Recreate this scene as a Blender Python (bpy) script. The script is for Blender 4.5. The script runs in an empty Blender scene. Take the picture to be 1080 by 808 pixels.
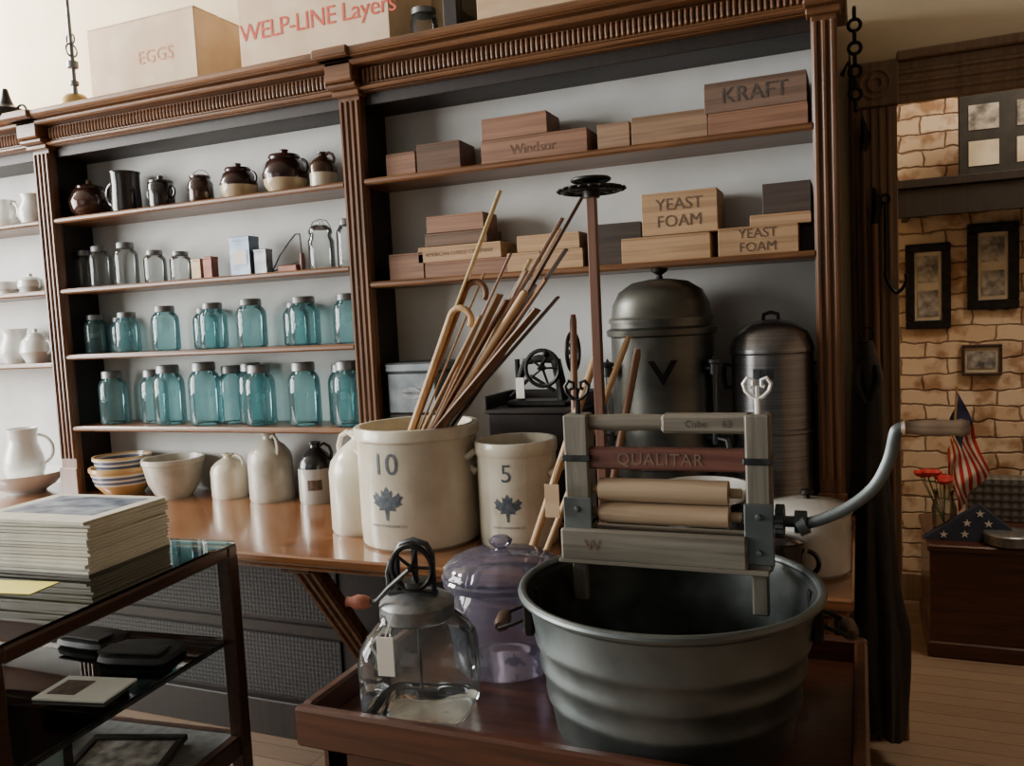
import bpy, bmesh, math, random
from mathutils import Vector, Matrix
random.seed(7)
SC = bpy.context.scene.collection
pi = math.pi
CT = 0.85      # counter top height

# ------------------------------------------------------------------ mesh builder
class MB:
    def __init__(s): s.v=[]; s.f=[]
    def add(s,vs,fs,M=None):
        n=len(s.v)
        for v in vs:
            v=Vector(v); s.v.append(tuple(M@v) if M is not None else tuple(v))
        for f in fs: s.f.append(tuple(i+n for i in f))
        return s
    def bb(s,x0,x1,y0,y1,z0,z1,bev=0.002,M=None):
        b=min(bev,abs(x1-x0)*.45,abs(y1-y0)*.45,abs(z1-z0)*.45)
        bm=bmesh.new(); bmesh.ops.create_cube(bm,size=1)
        for v in bm.verts:
            v.co=Vector(((x0+x1)/2+v.co.x*(x1-x0),(y0+y1)/2+v.co.y*(y1-y0),(z0+z1)/2+v.co.z*(z1-z0)))
        if b>1e-5: bmesh.ops.bevel(bm,geom=bm.edges[:],offset=b,segments=1,affect='EDGES')
        bm.verts.index_update()
        s.add([v.co.copy() for v in bm.verts],[[v.index for v in f.verts] for f in bm.faces],M)
        bm.free(); return s
    def lathe(s,prof,seg=32,M=None,sq=0,rf=None):
        vs=[];fs=[];rings=[]
        for r,z in prof:
            if r<1e-6: rings.append([len(vs)]); vs.append((0,0,z))
            else:
                ids=[]
                for i in range(seg):
                    a=2*pi*i/seg; k=1.0
                    if sq: k=1.0/((abs(math.cos(a))**sq+abs(math.sin(a))**sq)**(1.0/sq))
                    if rf: k*=rf(a,z)
                    ids.append(len(vs)); vs.append((r*k*math.cos(a),r*k*math.sin(a),z))
                rings.append(ids)
        for A,B in zip(rings,rings[1:]):
            if len(A)==1 and len(B)==1: continue
            for i in range(seg):
                j=(i+1)%seg
                if len(A)==1: fs.append((A[0],B[j],B[i]))
                elif len(B)==1: fs.append((A[i],A[j],B[0]))
                else: fs.append((A[i],A[j],B[j],B[i]))
        return s.add(vs,fs,M)
    def tube(s,pts,r,n=8,closed=False,M=None,flat=1.0):
        pts=[Vector(p) for p in pts]; N=len(pts)
        rr=r if isinstance(r,(list,tuple)) else [r]*N
        T=[]
        for i in range(N):
            if closed: t=pts[(i+1)%N]-pts[i-1]
            else: t=pts[min(i+1,N-1)]-pts[max(i-1,0)]
            T.append(t.normalized())
        u=T[0].orthogonal().normalized()
        if abs(T[0].z)<.9: u=(Vector((0,0,1))-T[0]*T[0].z).normalized()
        vs=[];fs=[]
        for i in range(N):
            u=(u-T[i]*u.dot(T[i])).normalized(); w=T[i].cross(u)
            for k in range(n):
                a=2*pi*(k+.5)/n
                vs.append(pts[i]+(u*math.cos(a)*flat+w*math.sin(a))*rr[i])
        for i in range(N if closed else N-1):
            j=(i+1)%N
            for k in range(n):
                l=(k+1)%n
                fs.append((i*n+k,i*n+l,j*n+l,j*n+k))
        if not closed:
            fs.append(tuple(range(n))[::-1]); fs.append(tuple((N-1)*n+k for k in range(n)))
        return s.add(vs,fs,M)
    def bar(s,p0,p1,w,t,roll=0,bev=.001):
        p0=Vector(p0);p1=Vector(p1);d=p1-p0;L=d.length
        q=d.to_track_quat('Z','Y')
        M=Matrix.Translation(p0)@q.to_matrix().to_4x4()@Matrix.Rotation(roll,4,'Z')
        return s.bb(-w/2,w/2,-t/2,t/2,0,L,bev,M)
    def torus(s,c,R0,r,axis='Z',n=28,m=8,M=None):
        pts=[]
        for i in range(n):
            a=2*pi*i/n; x=R0*math.cos(a); y=R0*math.sin(a)
            p={'Z':(x,y,0),'Y':(x,0,y),'X':(0,x,y)}[axis]
            pts.append(Vector(c)+Vector(p))
        return s.tube(pts,r,m,True,M)

def build(name,mb,mat,sharp=35):
    me=bpy.data.meshes.new(name)
    me.from_pydata(mb.v,[],mb.f)
    bm=bmesh.new(); bm.from_mesh(me); bmesh.ops.recalc_face_normals(bm,faces=bm.faces[:]); bm.to_mesh(me); bm.free()
    me.polygons.foreach_set("use_smooth",[True]*len(me.polygons))
    me.set_sharp_from_angle(angle=math.radians(sharp))
    for m in (mat if isinstance(mat,list) else [mat]): me.materials.append(m)
    return me
def thing(name,label,cat,loc,rz=0,group=None,scale=1):
    e=bpy.data.objects.new(name,None); e.empty_display_size=.05
    e.location=loc; e.rotation_euler=(0,0,rz)
    e.scale=scale if isinstance(scale,(tuple,list)) else (scale,)*3
    e["label"]=label; e["category"]=cat
    if group: e["group"]=group
    SC.objects.link(e); return e
def part(name,me,parent,mat=None,label=None,loc=(0,0,0),rot=(0,0,0),world=False,sharp=35):
    if isinstance(me,MB):
        if world:
            p=parent
            off=Vector((0,0,0))
            while p is not None: off+=Vector(p.location); p=p.parent
            me.v=[tuple(Vector(v)-off) for v in me.v]
        me=build(name,me,mat,sharp)
    o=bpy.data.objects.new(name,me); o.parent=parent; o.location=loc; o.rotation_euler=rot
    if label: o["label"]=label
    SC.objects.link(o); return o
def solo(name,label,cat,mb,mat,loc=(0,0,0),rz=0,group=None,rot=None):
    me=build(name,mb,mat) if isinstance(mb,MB) else mb
    o=bpy.data.objects.new(name,me); o.location=loc; o.rotation_euler=rot if rot else (0,0,rz)
    o["label"]=label;o["category"]=cat
    if group:o["group"]=group
    SC.objects.link(o);return o
def struct(name,mb,mat):
    o=bpy.data.objects.new(name,build(name,mb,mat)); o["kind"]="structure"; SC.objects.link(o); return o

# ------------------------------------------------------------------ materials
def nodes(name):
    m=bpy.data.materials.new(name); m.use_nodes=True
    nt=m.node_tree; return m,nt,nt.nodes["Principled BSDF"]
def col(c): return (c[0],c[1],c[2],1)
def surf(name,c1,c2,sc=(8,8,8),rough=.5,metal=0,bump=0,lo=.35,hi=.65,detail=5,dist=0,coat=0,c3=None,rough2=None):
    m,nt,p=nodes(name); N=nt.nodes; L=nt.links
    tc=N.new("ShaderNodeTexCoord"); mp=N.new("ShaderNodeMapping"); mp.inputs["Scale"].default_value=sc
    no=N.new("ShaderNodeTexNoise"); no.inputs["Scale"].default_value=1; no.inputs["Detail"].default_value=detail
    no.inputs["Distortion"].default_value=dist
    cr=N.new("ShaderNodeValToRGB"); cr.color_ramp.elements[0].position=lo; cr.color_ramp.elements[1].position=hi
    cr.color_ramp.elements[0].color=col(c1); cr.color_ramp.elements[1].color=col(c2)
    if c3:
        e=cr.color_ramp.elements.new((lo+hi)/2); e.color=col(c3)
    L.new(tc.outputs["Object"],mp.inputs[0]); L.new(mp.outputs[0],no.inputs["Vector"])
    L.new(no.outputs[0],cr.inputs[0]); L.new(cr.outputs[0],p.inputs["Base Color"])
    p.inputs["Roughness"].default_value=rough; p.inputs["Metallic"].default_value=metal
    if rough2 is not None:
        mr=N.new("ShaderNodeMapRange"); mr.inputs[3].default_value=rough; mr.inputs[4].default_value=rough2
        L.new(no.outputs[0],mr.inputs[0]); L.new(mr.outputs[0],p.inputs["Roughness"])
    if coat: p.inputs["Coat Weight"].default_value=coat; p.inputs["Coat Roughness"].default_value=.12
    if bump:
        b=N.new("ShaderNodeBump"); b.inputs["Strength"].default_value=bump; b.inputs["Distance"].default_value=.004
        L.new(no.outputs[0],b.inputs["Height"]); L.new(b.outputs[0],p.inputs["Normal"])
    return m
def wood(name,c1,c2,axis='x',rough=.45,bump=.15,k=1.0,coat=0,lo=.3,hi=.7):
    a,b=2.5*k,55*k
    sc={'x':(a,b,b),'y':(b,a,b),'z':(b,b,a)}[axis]
    return surf(name,c1,c2,sc,rough,0,bump,lo,hi,6,.8,coat)
def banded(name,h,bands,rough=.3,coat=.3):
    m,nt,p=nodes(name); N=nt.nodes; L=nt.links
    tc=N.new("ShaderNodeTexCoord"); sp=N.new("ShaderNodeSeparateXYZ"); ml=N.new("ShaderNodeMath"); ml.operation='MULTIPLY'; ml.inputs[1].default_value=1/h
    cr=N.new("ShaderNodeValToRGB"); cr.color_ramp.interpolation='CONSTANT'
    cr.color_ramp.elements[0].position=0; cr.color_ramp.elements[0].color=col(bands[0][1])
    cr.color_ramp.elements[1].position=bands[1][0]/h; cr.color_ramp.elements[1].color=col(bands[1][1])
    for z,c in bands[2:]:
        e=cr.color_ramp.elements.new(z/h); e.color=col(c)
    L.new(tc.outputs["Object"],sp.inputs[0]); L.new(sp.outputs[2],ml.inputs[0]); L.new(ml.outputs[0],cr.inputs[0]); L.new(cr.outputs[0],p.inputs["Base Color"])
    p.inputs["Roughness"].default_value=rough; p.inputs["Coat Weight"].default_value=coat
    return m
def thin_glass(name,tint,edge,rough=.04,refl=.9,spread=.55,haze=0.0,hcol=(1,1,1),bmp=.15):
    m=bpy.data.materials.new(name); m.use_nodes=True; nt=m.node_tree; N=nt.nodes; L=nt.links
    for n in list(N):
        if n.type!='OUTPUT_MATERIAL': N.remove(n)
    out=[n for n in N if n.type=='OUTPUT_MATERIAL'][0]
    lw=N.new("ShaderNodeLayerWeight"); lw.inputs[0].default_value=spread
    mc=N.new("ShaderNodeMix"); mc.data_type='RGBA'; mc.inputs[6].default_value=col(tint); mc.inputs[7].default_value=col(edge)
    L.new(lw.outputs["Facing"],mc.inputs[0])
    tr=N.new("ShaderNodeBsdfTransparent"); L.new(mc.outputs[2],tr.inputs[0])
    gl=N.new("ShaderNodeBsdfGlossy"); gl.inputs["Roughness"].default_value=rough; gl.inputs[0].default_value=(refl,refl,refl,1)
    fr=N.new("ShaderNodeFresnel"); fr.inputs[0].default_value=1.5
    if bmp:
        no=N.new("ShaderNodeTexNoise"); no.inputs["Scale"].default_value=25
        tc=N.new("ShaderNodeTexCoord"); L.new(tc.outputs["Object"],no.inputs["Vector"])
        b=N.new("ShaderNodeBump"); b.inputs["Strength"].default_value=bmp; b.inputs["Distance"].default_value=.003
        L.new(no.outputs[0],b.inputs["Height"]); L.new(b.outputs[0],gl.inputs["Normal"]); L.new(b.outputs[0],fr.inputs["Normal"])
    df=N.new("ShaderNodeBsdfDiffuse"); df.inputs[0].default_value=col(hcol)
    tl=N.new("ShaderNodeBsdfTranslucent"); tl.inputs[0].default_value=col(hcol)
    dm=N.new("ShaderNodeMixShader"); dm.inputs[0].default_value=.5; L.new(df.outputs[0],dm.inputs[1]); L.new(tl.outputs[0],dm.inputs[2])
    mh=N.new("ShaderNodeMixShader"); mh.inputs[0].default_value=haze
    L.new(tr.outputs[0],mh.inputs[1]); L.new(dm.outputs[0],mh.inputs[2])
    mx=N.new("ShaderNodeMixShader"); L.new(fr.outputs[0],mx.inputs[0]); L.new(mh.outputs[0],mx.inputs[1]); L.new(gl.outputs[0],mx.inputs[2])
    L.new(mx.outputs[0],out.inputs[0])
    return m

oakX=wood("oak_stain_horizontal",(.070,.028,.011),(.215,.098,.040),'x',.34,.12)
oakZ=wood("oak_stain_vertical",(.062,.025,.010),(.195,.086,.036),'z',.34,.12)
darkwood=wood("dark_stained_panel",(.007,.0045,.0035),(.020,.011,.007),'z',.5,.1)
counterwood=wood("varnished_counter",(.13,.047,.016),(.30,.122,.044),'x',.17,.05,coat=.9)
tablewood=wood("red_mahogany",(.036,.0105,.0055),(.095,.030,.013),'x',.3,.08,coat=.4)
casewood=wood("case_walnut",(.026,.012,.008),(.070,.031,.019),'y',.35,.1,coat=.3)
whiteback=surf("painted_back",(.50,.51,.495),(.64,.65,.63),(3,3,3),.7)
plaster=surf("wall_plaster_lamp_tint",(.66,.54,.35),(.78,.66,.45),(2,2,2),.85,bump=.1)  # base colour carries the warm tint of incandescent light
ceilm=surf("ceiling_paint",(.28,.26,.22),(.36,.33,.28),(2,2,2),.9)
trimm=wood("door_trim_paint",(.17,.105,.058),(.29,.185,.108),'z',.5,.1)
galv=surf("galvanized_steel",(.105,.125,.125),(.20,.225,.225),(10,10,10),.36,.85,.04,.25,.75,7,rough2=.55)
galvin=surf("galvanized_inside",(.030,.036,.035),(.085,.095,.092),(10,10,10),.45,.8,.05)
stone=surf("cream_stoneware",(.60,.55,.42),(.74,.69,.56),(10,10,10),.3,0,.03,coat=.4)
stonegray=surf("grey_stoneware",(.40,.37,.30),(.56,.53,.45),(12,12,12),.35,0,.05,coat=.3)
albany=surf("brown_glaze",(.028,.012,.009),(.06,.025,.016),(14,14,14),.15,0,0,coat=.6)
blackglaze=surf("black_glaze",(.012,.011,.012),(.03,.026,.025),(14,14,14),.18,coat=.5)
ironst=surf("ironstone_white",(.72,.73,.70),(.84,.84,.80),(6,6,6),.2,coat=.5)
castiron=surf("cast_iron_black",(.010,.010,.010),(.026,.024,.022),(30,30,30),.45,.6,.1)
nickel=surf("worn_nickel",(.085,.088,.078),(.19,.195,.175),(5,5,9),.3,.9,.03,.3,.7,6,rough2=.5)
steel=surf("brushed_aluminium",(.20,.20,.205),(.31,.31,.315),(2,2,220),.28,.95,.02)
darksteel=surf("dark_tool_steel",(.04,.045,.05),(.12,.13,.13),(20,20,20),.4,.8,.05)
brass=surf("aged_brass",(.30,.20,.08),(.45,.32,.14),(20,20,20),.35,.9)
zinc=surf("zinc_lid",(.15,.16,.165),(.27,.28,.285),(30,30,30),.45,.8,.08)
bluegl=thin_glass("aqua_glass",(.80,.945,.955),(.26,.57,.62),haze=.15,hcol=(.38,.74,.78))
bluemb=thin_glass("aqua_glass_embossing",(.6,.85,.88),(.4,.7,.75),haze=.35,hcol=(.55,.85,.88))
cleargl=thin_glass("clear_glass",(.95,.97,.965),(.60,.66,.65),haze=.05,hcol=(.7,.75,.74))
tableglass=thin_glass("tempered_glass",(.96,.98,.975),(.86,.93,.90),.02,.9,.3,bmp=0)
purpgl=thin_glass("lavender_glass",(.68,.65,.74),(.30,.28,.42),haze=.22,hcol=(.54,.52,.66))
redink=surf("red_ink",(.50,.06,.035),(.62,.11,.07),(30,30,30),.8)
fadeink=surf("faded_orange_ink",(.50,.22,.12),(.60,.30,.18),(40,40,40),.8)
blackink=surf("black_ink",(.03,.025,.025),(.09,.07,.055),(60,60,60),.8)
faintink=surf("faint_dark_ink",(.07,.045,.03),(.15,.09,.06),(60,60,60),.8)
fainter=surf("worn_script_ink",(.10,.05,.032),(.18,.10,.065),(60,60,60),.8)
blueink=surf("blue_stamp_ink",(.04,.055,.07),(.11,.13,.15),(60,60,60),.6)
paper=surf("white_paper",(.72,.70,.64),(.80,.78,.72),(10,10,10),.8)
cardb=surf("cardboard",(.50,.34,.20),(.60,.43,.27),(6,6,30),.85)
cardw=surf("pale_cardboard",(.60,.43,.28),(.72,.56,.39),(6,6,6),.85)  # paler tan than the plain cardboard, even over the whole carton
pale=wood("pale_stick_wood",(.38,.22,.10),(.56,.37,.19),'z',.5,.05)
yardy=wood("yellow_yardstick",(.55,.40,.14),(.74,.57,.25),'z',.45,.05)
midw=wood("brown_stick_wood",(.15,.070,.035),(.28,.14,.07),'z',.45,.05)
darkst=wood("dark_stick_wood",(.05,.024,.015),(.12,.06,.035),'z',.45,.05)
crA=wood("crate_pine_brown",(.18,.105,.058),(.33,.205,.12),'x',.7,.2)
crB=wood("crate_pine_tan",(.28,.165,.08),(.46,.29,.155),'x',.7,.2)
crD=wood("crate_dark",(.07,.038,.022),(.15,.08,.045),'x',.65,.2)
crR=wood("crate_reddish",(.15,.070,.038),(.275,.14,.08),'x',.65,.2)
crK=wood("crate_charcoal",(.028,.020,.015),(.065,.045,.033),'x',.6,.2)
crW=wood("crate_weathered_brown",(.095,.055,.036),(.19,.115,.078),'x',.7,.2)
greyw=wood("weathered_wringer_wood",(.10,.088,.066),(.22,.20,.155),'x',.55,.2)
greyz=wood("weathered_stile_wood",(.092,.084,.066),(.205,.19,.15),'z',.5,.2)
rollw=wood("wood_roller",(.31,.21,.125),(.46,.345,.225),'x',.5,.1)
redbar=wood("red_painted_bar",(.085,.028,.022),(.17,.065,.045),'x',.5,.15)
gripw=wood("grip_wood",(.10,.065,.04),(.22,.15,.095),'x',.45,.1)
leather=surf("black_leather",(.007,.007,.007),(.019,.017,.016),(20,20,20),.5,0,.2)

# ------------------------------------------------------------------ text & emblems
def text_geo(body,size,spacing=1.0):
    cu=bpy.data.curves.new("t",'FONT'); cu.body=body; cu.size=size; cu.align_x='CENTER'; cu.align_y='CENTER'; cu.space_character=spacing
    cu.resolution_u=3
    o=bpy.data.objects.new("t",cu); SC.objects.link(o)
    me=bpy.data.meshes.new_from_object(o)
    bpy.data.objects.remove(o); bpy.data.curves.remove(cu)
    return me
def poly_geo(pts):
    me=bpy.data.meshes.new("poly"); me.from_pydata([(p[0],p[1],0) for p in pts],[],[tuple(range(len(pts)))]); return me
def letmesh(me,mat,wrap=None,name="lettering",theta=0,flat=False,shear=0):
    bm=bmesh.new(); bm.from_mesh(me); bmesh.ops.triangulate(bm,faces=bm.faces[:])
    if wrap: bmesh.ops.subdivide_edges(bm,edges=bm.edges[:],cuts=2,use_grid_fill=True)
    for v in bm.verts:
        x,y=v.co.x,v.co.y+v.co.x*shear
        if wrap:
            t=theta+x/wrap; v.co=Vector((wrap*math.sin(t),-wrap*math.cos(t),y))
        elif flat: v.co=Vector((x,y,0))
        else: v.co=Vector((x,0,y))
    m2=bpy.data.meshes.new(name); bm.to_mesh(m2); bm.free(); m2.materials.append(mat); return m2
def lettering(me,parent,mat,loc=(0,0,0),wrap=None,name="lettering",theta=0,rz=0,flat=False,shear=0):
    m2=letmesh(me,mat,wrap,name,theta,flat,shear)
    o=bpy.data.objects.new(name,m2); o.parent=parent; o.location=loc; o.rotation_euler=(0,0,rz); SC.objects.link(o); return o
def leaf(s):
    half=[(0,.62),(.12,.42),(.22,.5),(.2,.25),(.3,.28),(.48,.42),(.5,.3),(.62,.28),(.5,.1),(.58,.02),(.3,-.12),(.34,-.22),(.08,-.2),(.04,-.55)]
    pts=half+[(-x,y) for x,y in reversed(half) if x>0]
    return poly_geo([(x*s,y*s) for x,y in pts])

# ------------------------------------------------------------------ camera
D=Vector((550,11200,880)).normalized(); Xc=-Vector((-2110,30,880)); Xc=(Xc-D*Xc.dot(D)).normalized(); Zc=-D; Yc=Zc.cross(Xc)
right=Vector((Xc.x,Yc.x,Zc.x)); down=Vector((Xc.y,Yc.y,Zc.y)); fwd=Vector((Xc.z,Yc.z,Zc.z))
cam=bpy.data.cameras.new("camera"); cam.sensor_width=36; cam.lens=36*880/1080; cam.clip_start=.02
co=bpy.data.objects.new("camera",cam)
Mx=Matrix((( right.x,-down.x,-fwd.x,0),(right.y,-down.y,-fwd.y,0),(right.z,-down.z,-fwd.z,1.53),(0,0,0,1)))
co.matrix_world=Mx; SC.objects.link(co); bpy.context.scene.camera=co

# ------------------------------------------------------------------ room
floorm,nt,p=nodes("plank_floor"); N=nt.nodes;L=nt.links
tc=N.new("ShaderNodeTexCoord"); br=N.new("ShaderNodeTexBrick"); br.offset=.37
br.inputs["Scale"].default_value=1; br.inputs["Brick Width"].default_value=1.8; br.inputs["Row Height"].default_value=.085; br.inputs["Mortar Size"].default_value=.0018
br.inputs["Color1"].default_value=(.31,.21,.14,1); br.inputs["Color2"].default_value=(.41,.29,.20,1); br.inputs["Mortar"].default_value=(.12,.08,.05,1)
no=N.new("ShaderNodeTexNoise"); mp=N.new("ShaderNodeMapping"); mp.inputs["Scale"].default_value=(3,50,3); L.new(tc.outputs["Object"],mp.inputs[0]); L.new(mp.outputs[0],no.inputs["Vector"])
mx=N.new("ShaderNodeMix"); mx.data_type='RGBA'; mx.blend_type='MULTIPLY'; mx.inputs[0].default_value=.5
L.new(tc.outputs["Object"],br.inputs["Vector"]); L.new(br.outputs[0],mx.inputs[6]); L.new(no.outputs[0],mx.inputs[7]); L.new(mx.outputs[2],p.inputs["Base Color"]); p.inputs["Roughness"].default_value=.5
struct("floor",MB().bb(-6.3,3.0,-2.6,4.9,-.1,0,0),floorm)
struct("ceiling",MB().bb(-6.3,3.0,-2.6,4.9,3.7,3.8,0),ceilm)
w=MB(); w.bb(-6.3,.06,3.12,3.27,0,3.7,0); w.bb(1.9,3.0,3.12,3.27,0,3.7,0); w.bb(.06,1.9,3.12,3.27,2.24,3.7,0)
struct("wall_back",w,plaster)
w=MB(); w.bb(-6.4,-6.3,-2.6,4.9,0,.9,0); w.bb(-6.4,-6.3,-2.6,4.9,3.3,3.7,0)
for a,b in [(-2.6,-2.2),(-.6,-.2),(1.5,4.9)]: w.bb(-6.4,-6.3,a,b,.9,3.3,0)
struct("wall_left",w,plaster)
struct("wall_right",MB().bb(3.0,3.1,-2.6,4.9,0,3.7,0),trimm)
bm_,nt,p=nodes("painted_brick"); N=nt.nodes;L=nt.links
tc=N.new("ShaderNodeTexCoord"); sp=N.new("ShaderNodeSeparateXYZ"); cb=N.new("ShaderNodeCombineXYZ"); br=N.new("ShaderNodeTexBrick")
no=N.new("ShaderNodeTexNoise"); no.inputs["Scale"].default_value=9; no.inputs["Detail"].default_value=8
nw=N.new("ShaderNodeTexNoise"); nw.inputs["Scale"].default_value=11
L.new(tc.outputs["Object"],no.inputs["Vector"]); L.new(tc.outputs["Object"],nw.inputs["Vector"]); L.new(tc.outputs["Object"],sp.inputs[0])
ad=N.new("ShaderNodeVectorMath"); ad.operation='MULTIPLY_ADD'; ad.inputs[1].default_value=(.045,.045,.0)
L.new(sp.outputs[0],cb.inputs[0]); L.new(sp.outputs[2],cb.inputs[1]); L.new(nw.outputs[1],ad.inputs[0]); L.new(cb.outputs[0],ad.inputs[2]); L.new(ad.outputs[0],br.inputs["Vector"])
br.inputs["Scale"].default_value=1; br.inputs["Brick Width"].default_value=.21; br.inputs["Row Height"].default_value=.078; br.inputs["Mortar Size"].default_value=.007; br.inputs["Mortar Smooth"].default_value=.8
br.inputs["Color1"].default_value=(.72,.59,.45,1); br.inputs["Color2"].default_value=(.60,.44,.30,1); br.inputs["Mortar"].default_value=(.25,.165,.11,1)
cr=N.new("ShaderNodeValToRGB"); cr.color_ramp.elements[0].position=.38; cr.color_ramp.elements[0].color=(.50,.36,.27,1); cr.color_ramp.elements[1].position=.52; cr.color_ramp.elements[1].color=(1,1,1,1)
mx=N.new("ShaderNodeMix"); mx.data_type='RGBA'; mx.blend_type='MULTIPLY'; mx.inputs[0].default_value=.9
L.new(no.outputs[0],cr.inputs[0]); L.new(br.outputs[0],mx.inputs[6]); L.new(cr.outputs[0],mx.inputs[7]); L.new(mx.outputs[2],p.inputs["Base Color"]); p.inputs["Roughness"].default_value=.9
b=N.new("ShaderNodeBump"); b.invert=True; b.inputs["Strength"].default_value=.6; b.inputs["Distance"].default_value=.012; L.new(br.outputs["Fac"],b.inputs["Height"]); L.new(b.outputs[0],p.inputs["Normal"])
struct("wall_brick",MB().bb(-1.2,3.0,4.6,4.75,0,3.7,0),bm_)
struct("wall_side",MB().bb(-.6,-.5,3.27,4.6,0,3.7,0),plaster)
t=MB(); t.bb(-.005,.125,3.085,3.12,0,2.165,.003)
for i in range(4): t.tube([(.025+i*.025,3.085,.15),(.025+i*.025,3.085,2.16)],.008,8)
t.bb(-.02,.14,3.075,3.12,0,.16,.004)
struct("trim_1",t,trimm)
t=MB(); t.bb(.125,1.95,3.085,3.12,2.17,2.30,.003)
for i in range(3): t.tube([(.13,3.085,2.20+i*.032),(1.9,3.085,2.20+i*.032)],.009,8)
t.bb(.125,1.95,3.06,3.12,2.30,2.33,.004)
struct("trim_2",t,trimm)
t=MB(); t.bb(-.01,.13,3.07,3.12,2.165,2.31,.004)
t.torus((.06,3.07,2.237),.045,.007,'Y'); t.torus((.06,3.07,2.237),.022,.007,'Y',20)
struct("trim_3",t,trimm)
struct("baseboard_brick",MB().bb(-.5,3.0,4.57,4.6,0,.14,.004),trimm)

# ------------------------------------------------------------------ shelving unit
YF=2.60; YB=2.80
PIL=[(-3.25,-3.155),(-1.70,-1.612),(-.115,-.045)]
su=thing("shelving_unit","tall oak shop shelving with fluted pilasters and carved cornice","shelving",(-2.4,2.6,CT))
def W(name,mb,mat,label=None): return part(name,mb,su,mat,label,world=True)
W("back_panel",MB().bb(-4.8,-.05,YB,YB+.02,CT,2.44,.0),whiteback,"pale painted back panel")
for x0,x1 in PIL:
    xm=(x0+x1)/2
    W("divider",MB().bb(xm-.018,xm+.018,YF+.02,YB,CT,2.44,.001),darkwood,"dark stained divider")
    m=MB(); m.bb(x0,x1,YF-.012,YF+.022,CT,2.40,.003)
    n=4 if x1-x0>.08 else 3
    for i in range(n):
        xx=x0+(i+.5)*(x1-x0)/n
        m.tube([(xx,YF-.012,CT+.16),(xx,YF-.012,2.32)],(x1-x0)/n*.36,8)
    m.bb(x0-.006,x1+.006,YF-.022,YF,CT,CT+.12,.004)
    W("pilaster",m,oakZ)
    m=MB(); m.bb(x0-.012,x1+.012,YF-.035,YF+.02,2.335,2.355,.004); m.bb(x0-.018,x1+.018,YF-.06,YF+.02,2.355,2.375,.006)
    m.bb(x0-.012,x1+.012,YF-.075,YF+.02,2.375,2.445,.006); m.bb(x0-.03,x1+.03,YF-.125,YF+.02,2.445,2.478,.007)
    W("capital",m,oakX)
bays=[(-4.8,-3.25,[2.045,1.745,1.43]),(-3.155,-1.70,[2.045,1.745,1.462,1.152]),(-1.612,-.115,[2.045,1.682])]
for x0,x1,zs in bays:
    for z in zs:
        m=MB(); m.bb(x0-.03,x1+.03,YF-.005,YB,z-.022,z,.004); m.tube([(x0,YF-.006,z-.011),(x1,YF-.006,z-.011)],.0115,8)
        W("shelf",m,oakX)
m=MB(); m.bb(-4.8,-.04,YF-.01,YF+.02,2.345,2.44,.002)
m.bb(-4.8,-.04,YF-.03,YF+.01,2.348,2.364,.005); m.bb(-4.8,-.03,YF-.075,YF+.01,2.425,2.445,.006)
m.bb(-4.8,-.02,YF-.10,3.10,2.445,2.462,.006); m.tube([(-4.8,YF-.10,2.462),(-.02,YF-.10,2.462)],.014,8)
W("cornice",m,oakX)
for xa,xb in ((-4.75,-3.27),(-3.13,-1.72),(-1.59,-.13)):
    m=MB().bb(xa,xb,YF-.022,YF-.01,2.366,2.422,0); x=xa+.01
    while x<xb-.006:
        m.lathe([(0,0),(.0062,.006),(.0075,.03),(.006,.048),(0,.052)],8,Matrix.Translation((x,YF-.026,2.368))); x+=.0175
    W("carved_molding",m,oakX)
W("soffit",MB().bb(-4.8,-.08,YF+.02,YB,2.305,2.35,.002),darkwood,"dark soffit board making the shadow band below the cornice")  # board set low; its dark colour stands in for shade below the cornice

# ------------------------------------------------------------------ counter
ct=thing("shop_counter","long varnished wooden counter beneath the shelving","counter",(-2.4,2.4,0))
m=MB(); m.bb(-5.2,-.02,2.0,2.83,CT-.03,CT,.006); m.bb(-5.2,-.03,2.02,2.8,CT-.05,CT-.03,.006)
part("countertop",m,ct,counterwood,world=True)
m=MB(); m.bb(-5.2,-.03,2.46,2.83,.0,CT-.05,.002); m.bb(-5.2,-.03,2.43,2.46,0,.14,.004)
m.bb(-5.2,-.03,2.44,2.46,CT-.13,CT-.05,.003); m.bb(-5.2,-.03,2.445,2.46,.40,.44,.003)
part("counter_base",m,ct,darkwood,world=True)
pt,nt,p=nodes("pressed_tin_panel"); N=nt.nodes;L=nt.links
tc=N.new("ShaderNodeTexCoord"); vo=N.new("ShaderNodeTexVoronoi"); vo.inputs["Scale"].default_value=60; vo.inputs["Randomness"].default_value=.0; L.new(tc.outputs["Object"],vo.inputs["Vector"])
b=N.new("ShaderNodeBump"); b.inputs["Distance"].default_value=.004; b.inputs["Strength"].default_value=.6; L.new(vo.outputs[0],b.inputs["Height"]); L.new(b.outputs[0],p.inputs["Normal"])
p.inputs["Base Color"].default_value=(.035,.035,.036,1); p.inputs["Metallic"].default_value=.4; p.inputs["Roughness"].default_value=.5
for x0,x1 in [(-4.7,-3.3),(-3.1,-1.75),(-1.5,-.1)]:
    part("panel",MB().bb(x0,x1,2.452,2.458,.46,CT-.15,.0),ct,pt,"dark embossed metal panel",world=True)
    part("panel",MB().bb(x0,x1,2.452,2.458,.16,.39,.0),ct,pt,"dark embossed metal panel",world=True)
for xx in (-3.2,-1.62,-.12):
    m=MB()
    for k in range(3):
        xo=xx-.032+k*.032
        m.tube([(xo,2.10,CT-.06),(xo,2.44,.34)],.017,8)
    m.bar((xx,2.12,CT-.06),(xx,2.46,.34),.10,.02)
    m.bb(xx-.055,xx+.055,2.06,2.16,CT-.075,CT-.05,.004)
    part("bracket",m,ct,oakZ,"fluted diagonal bracket",world=True)

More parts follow.
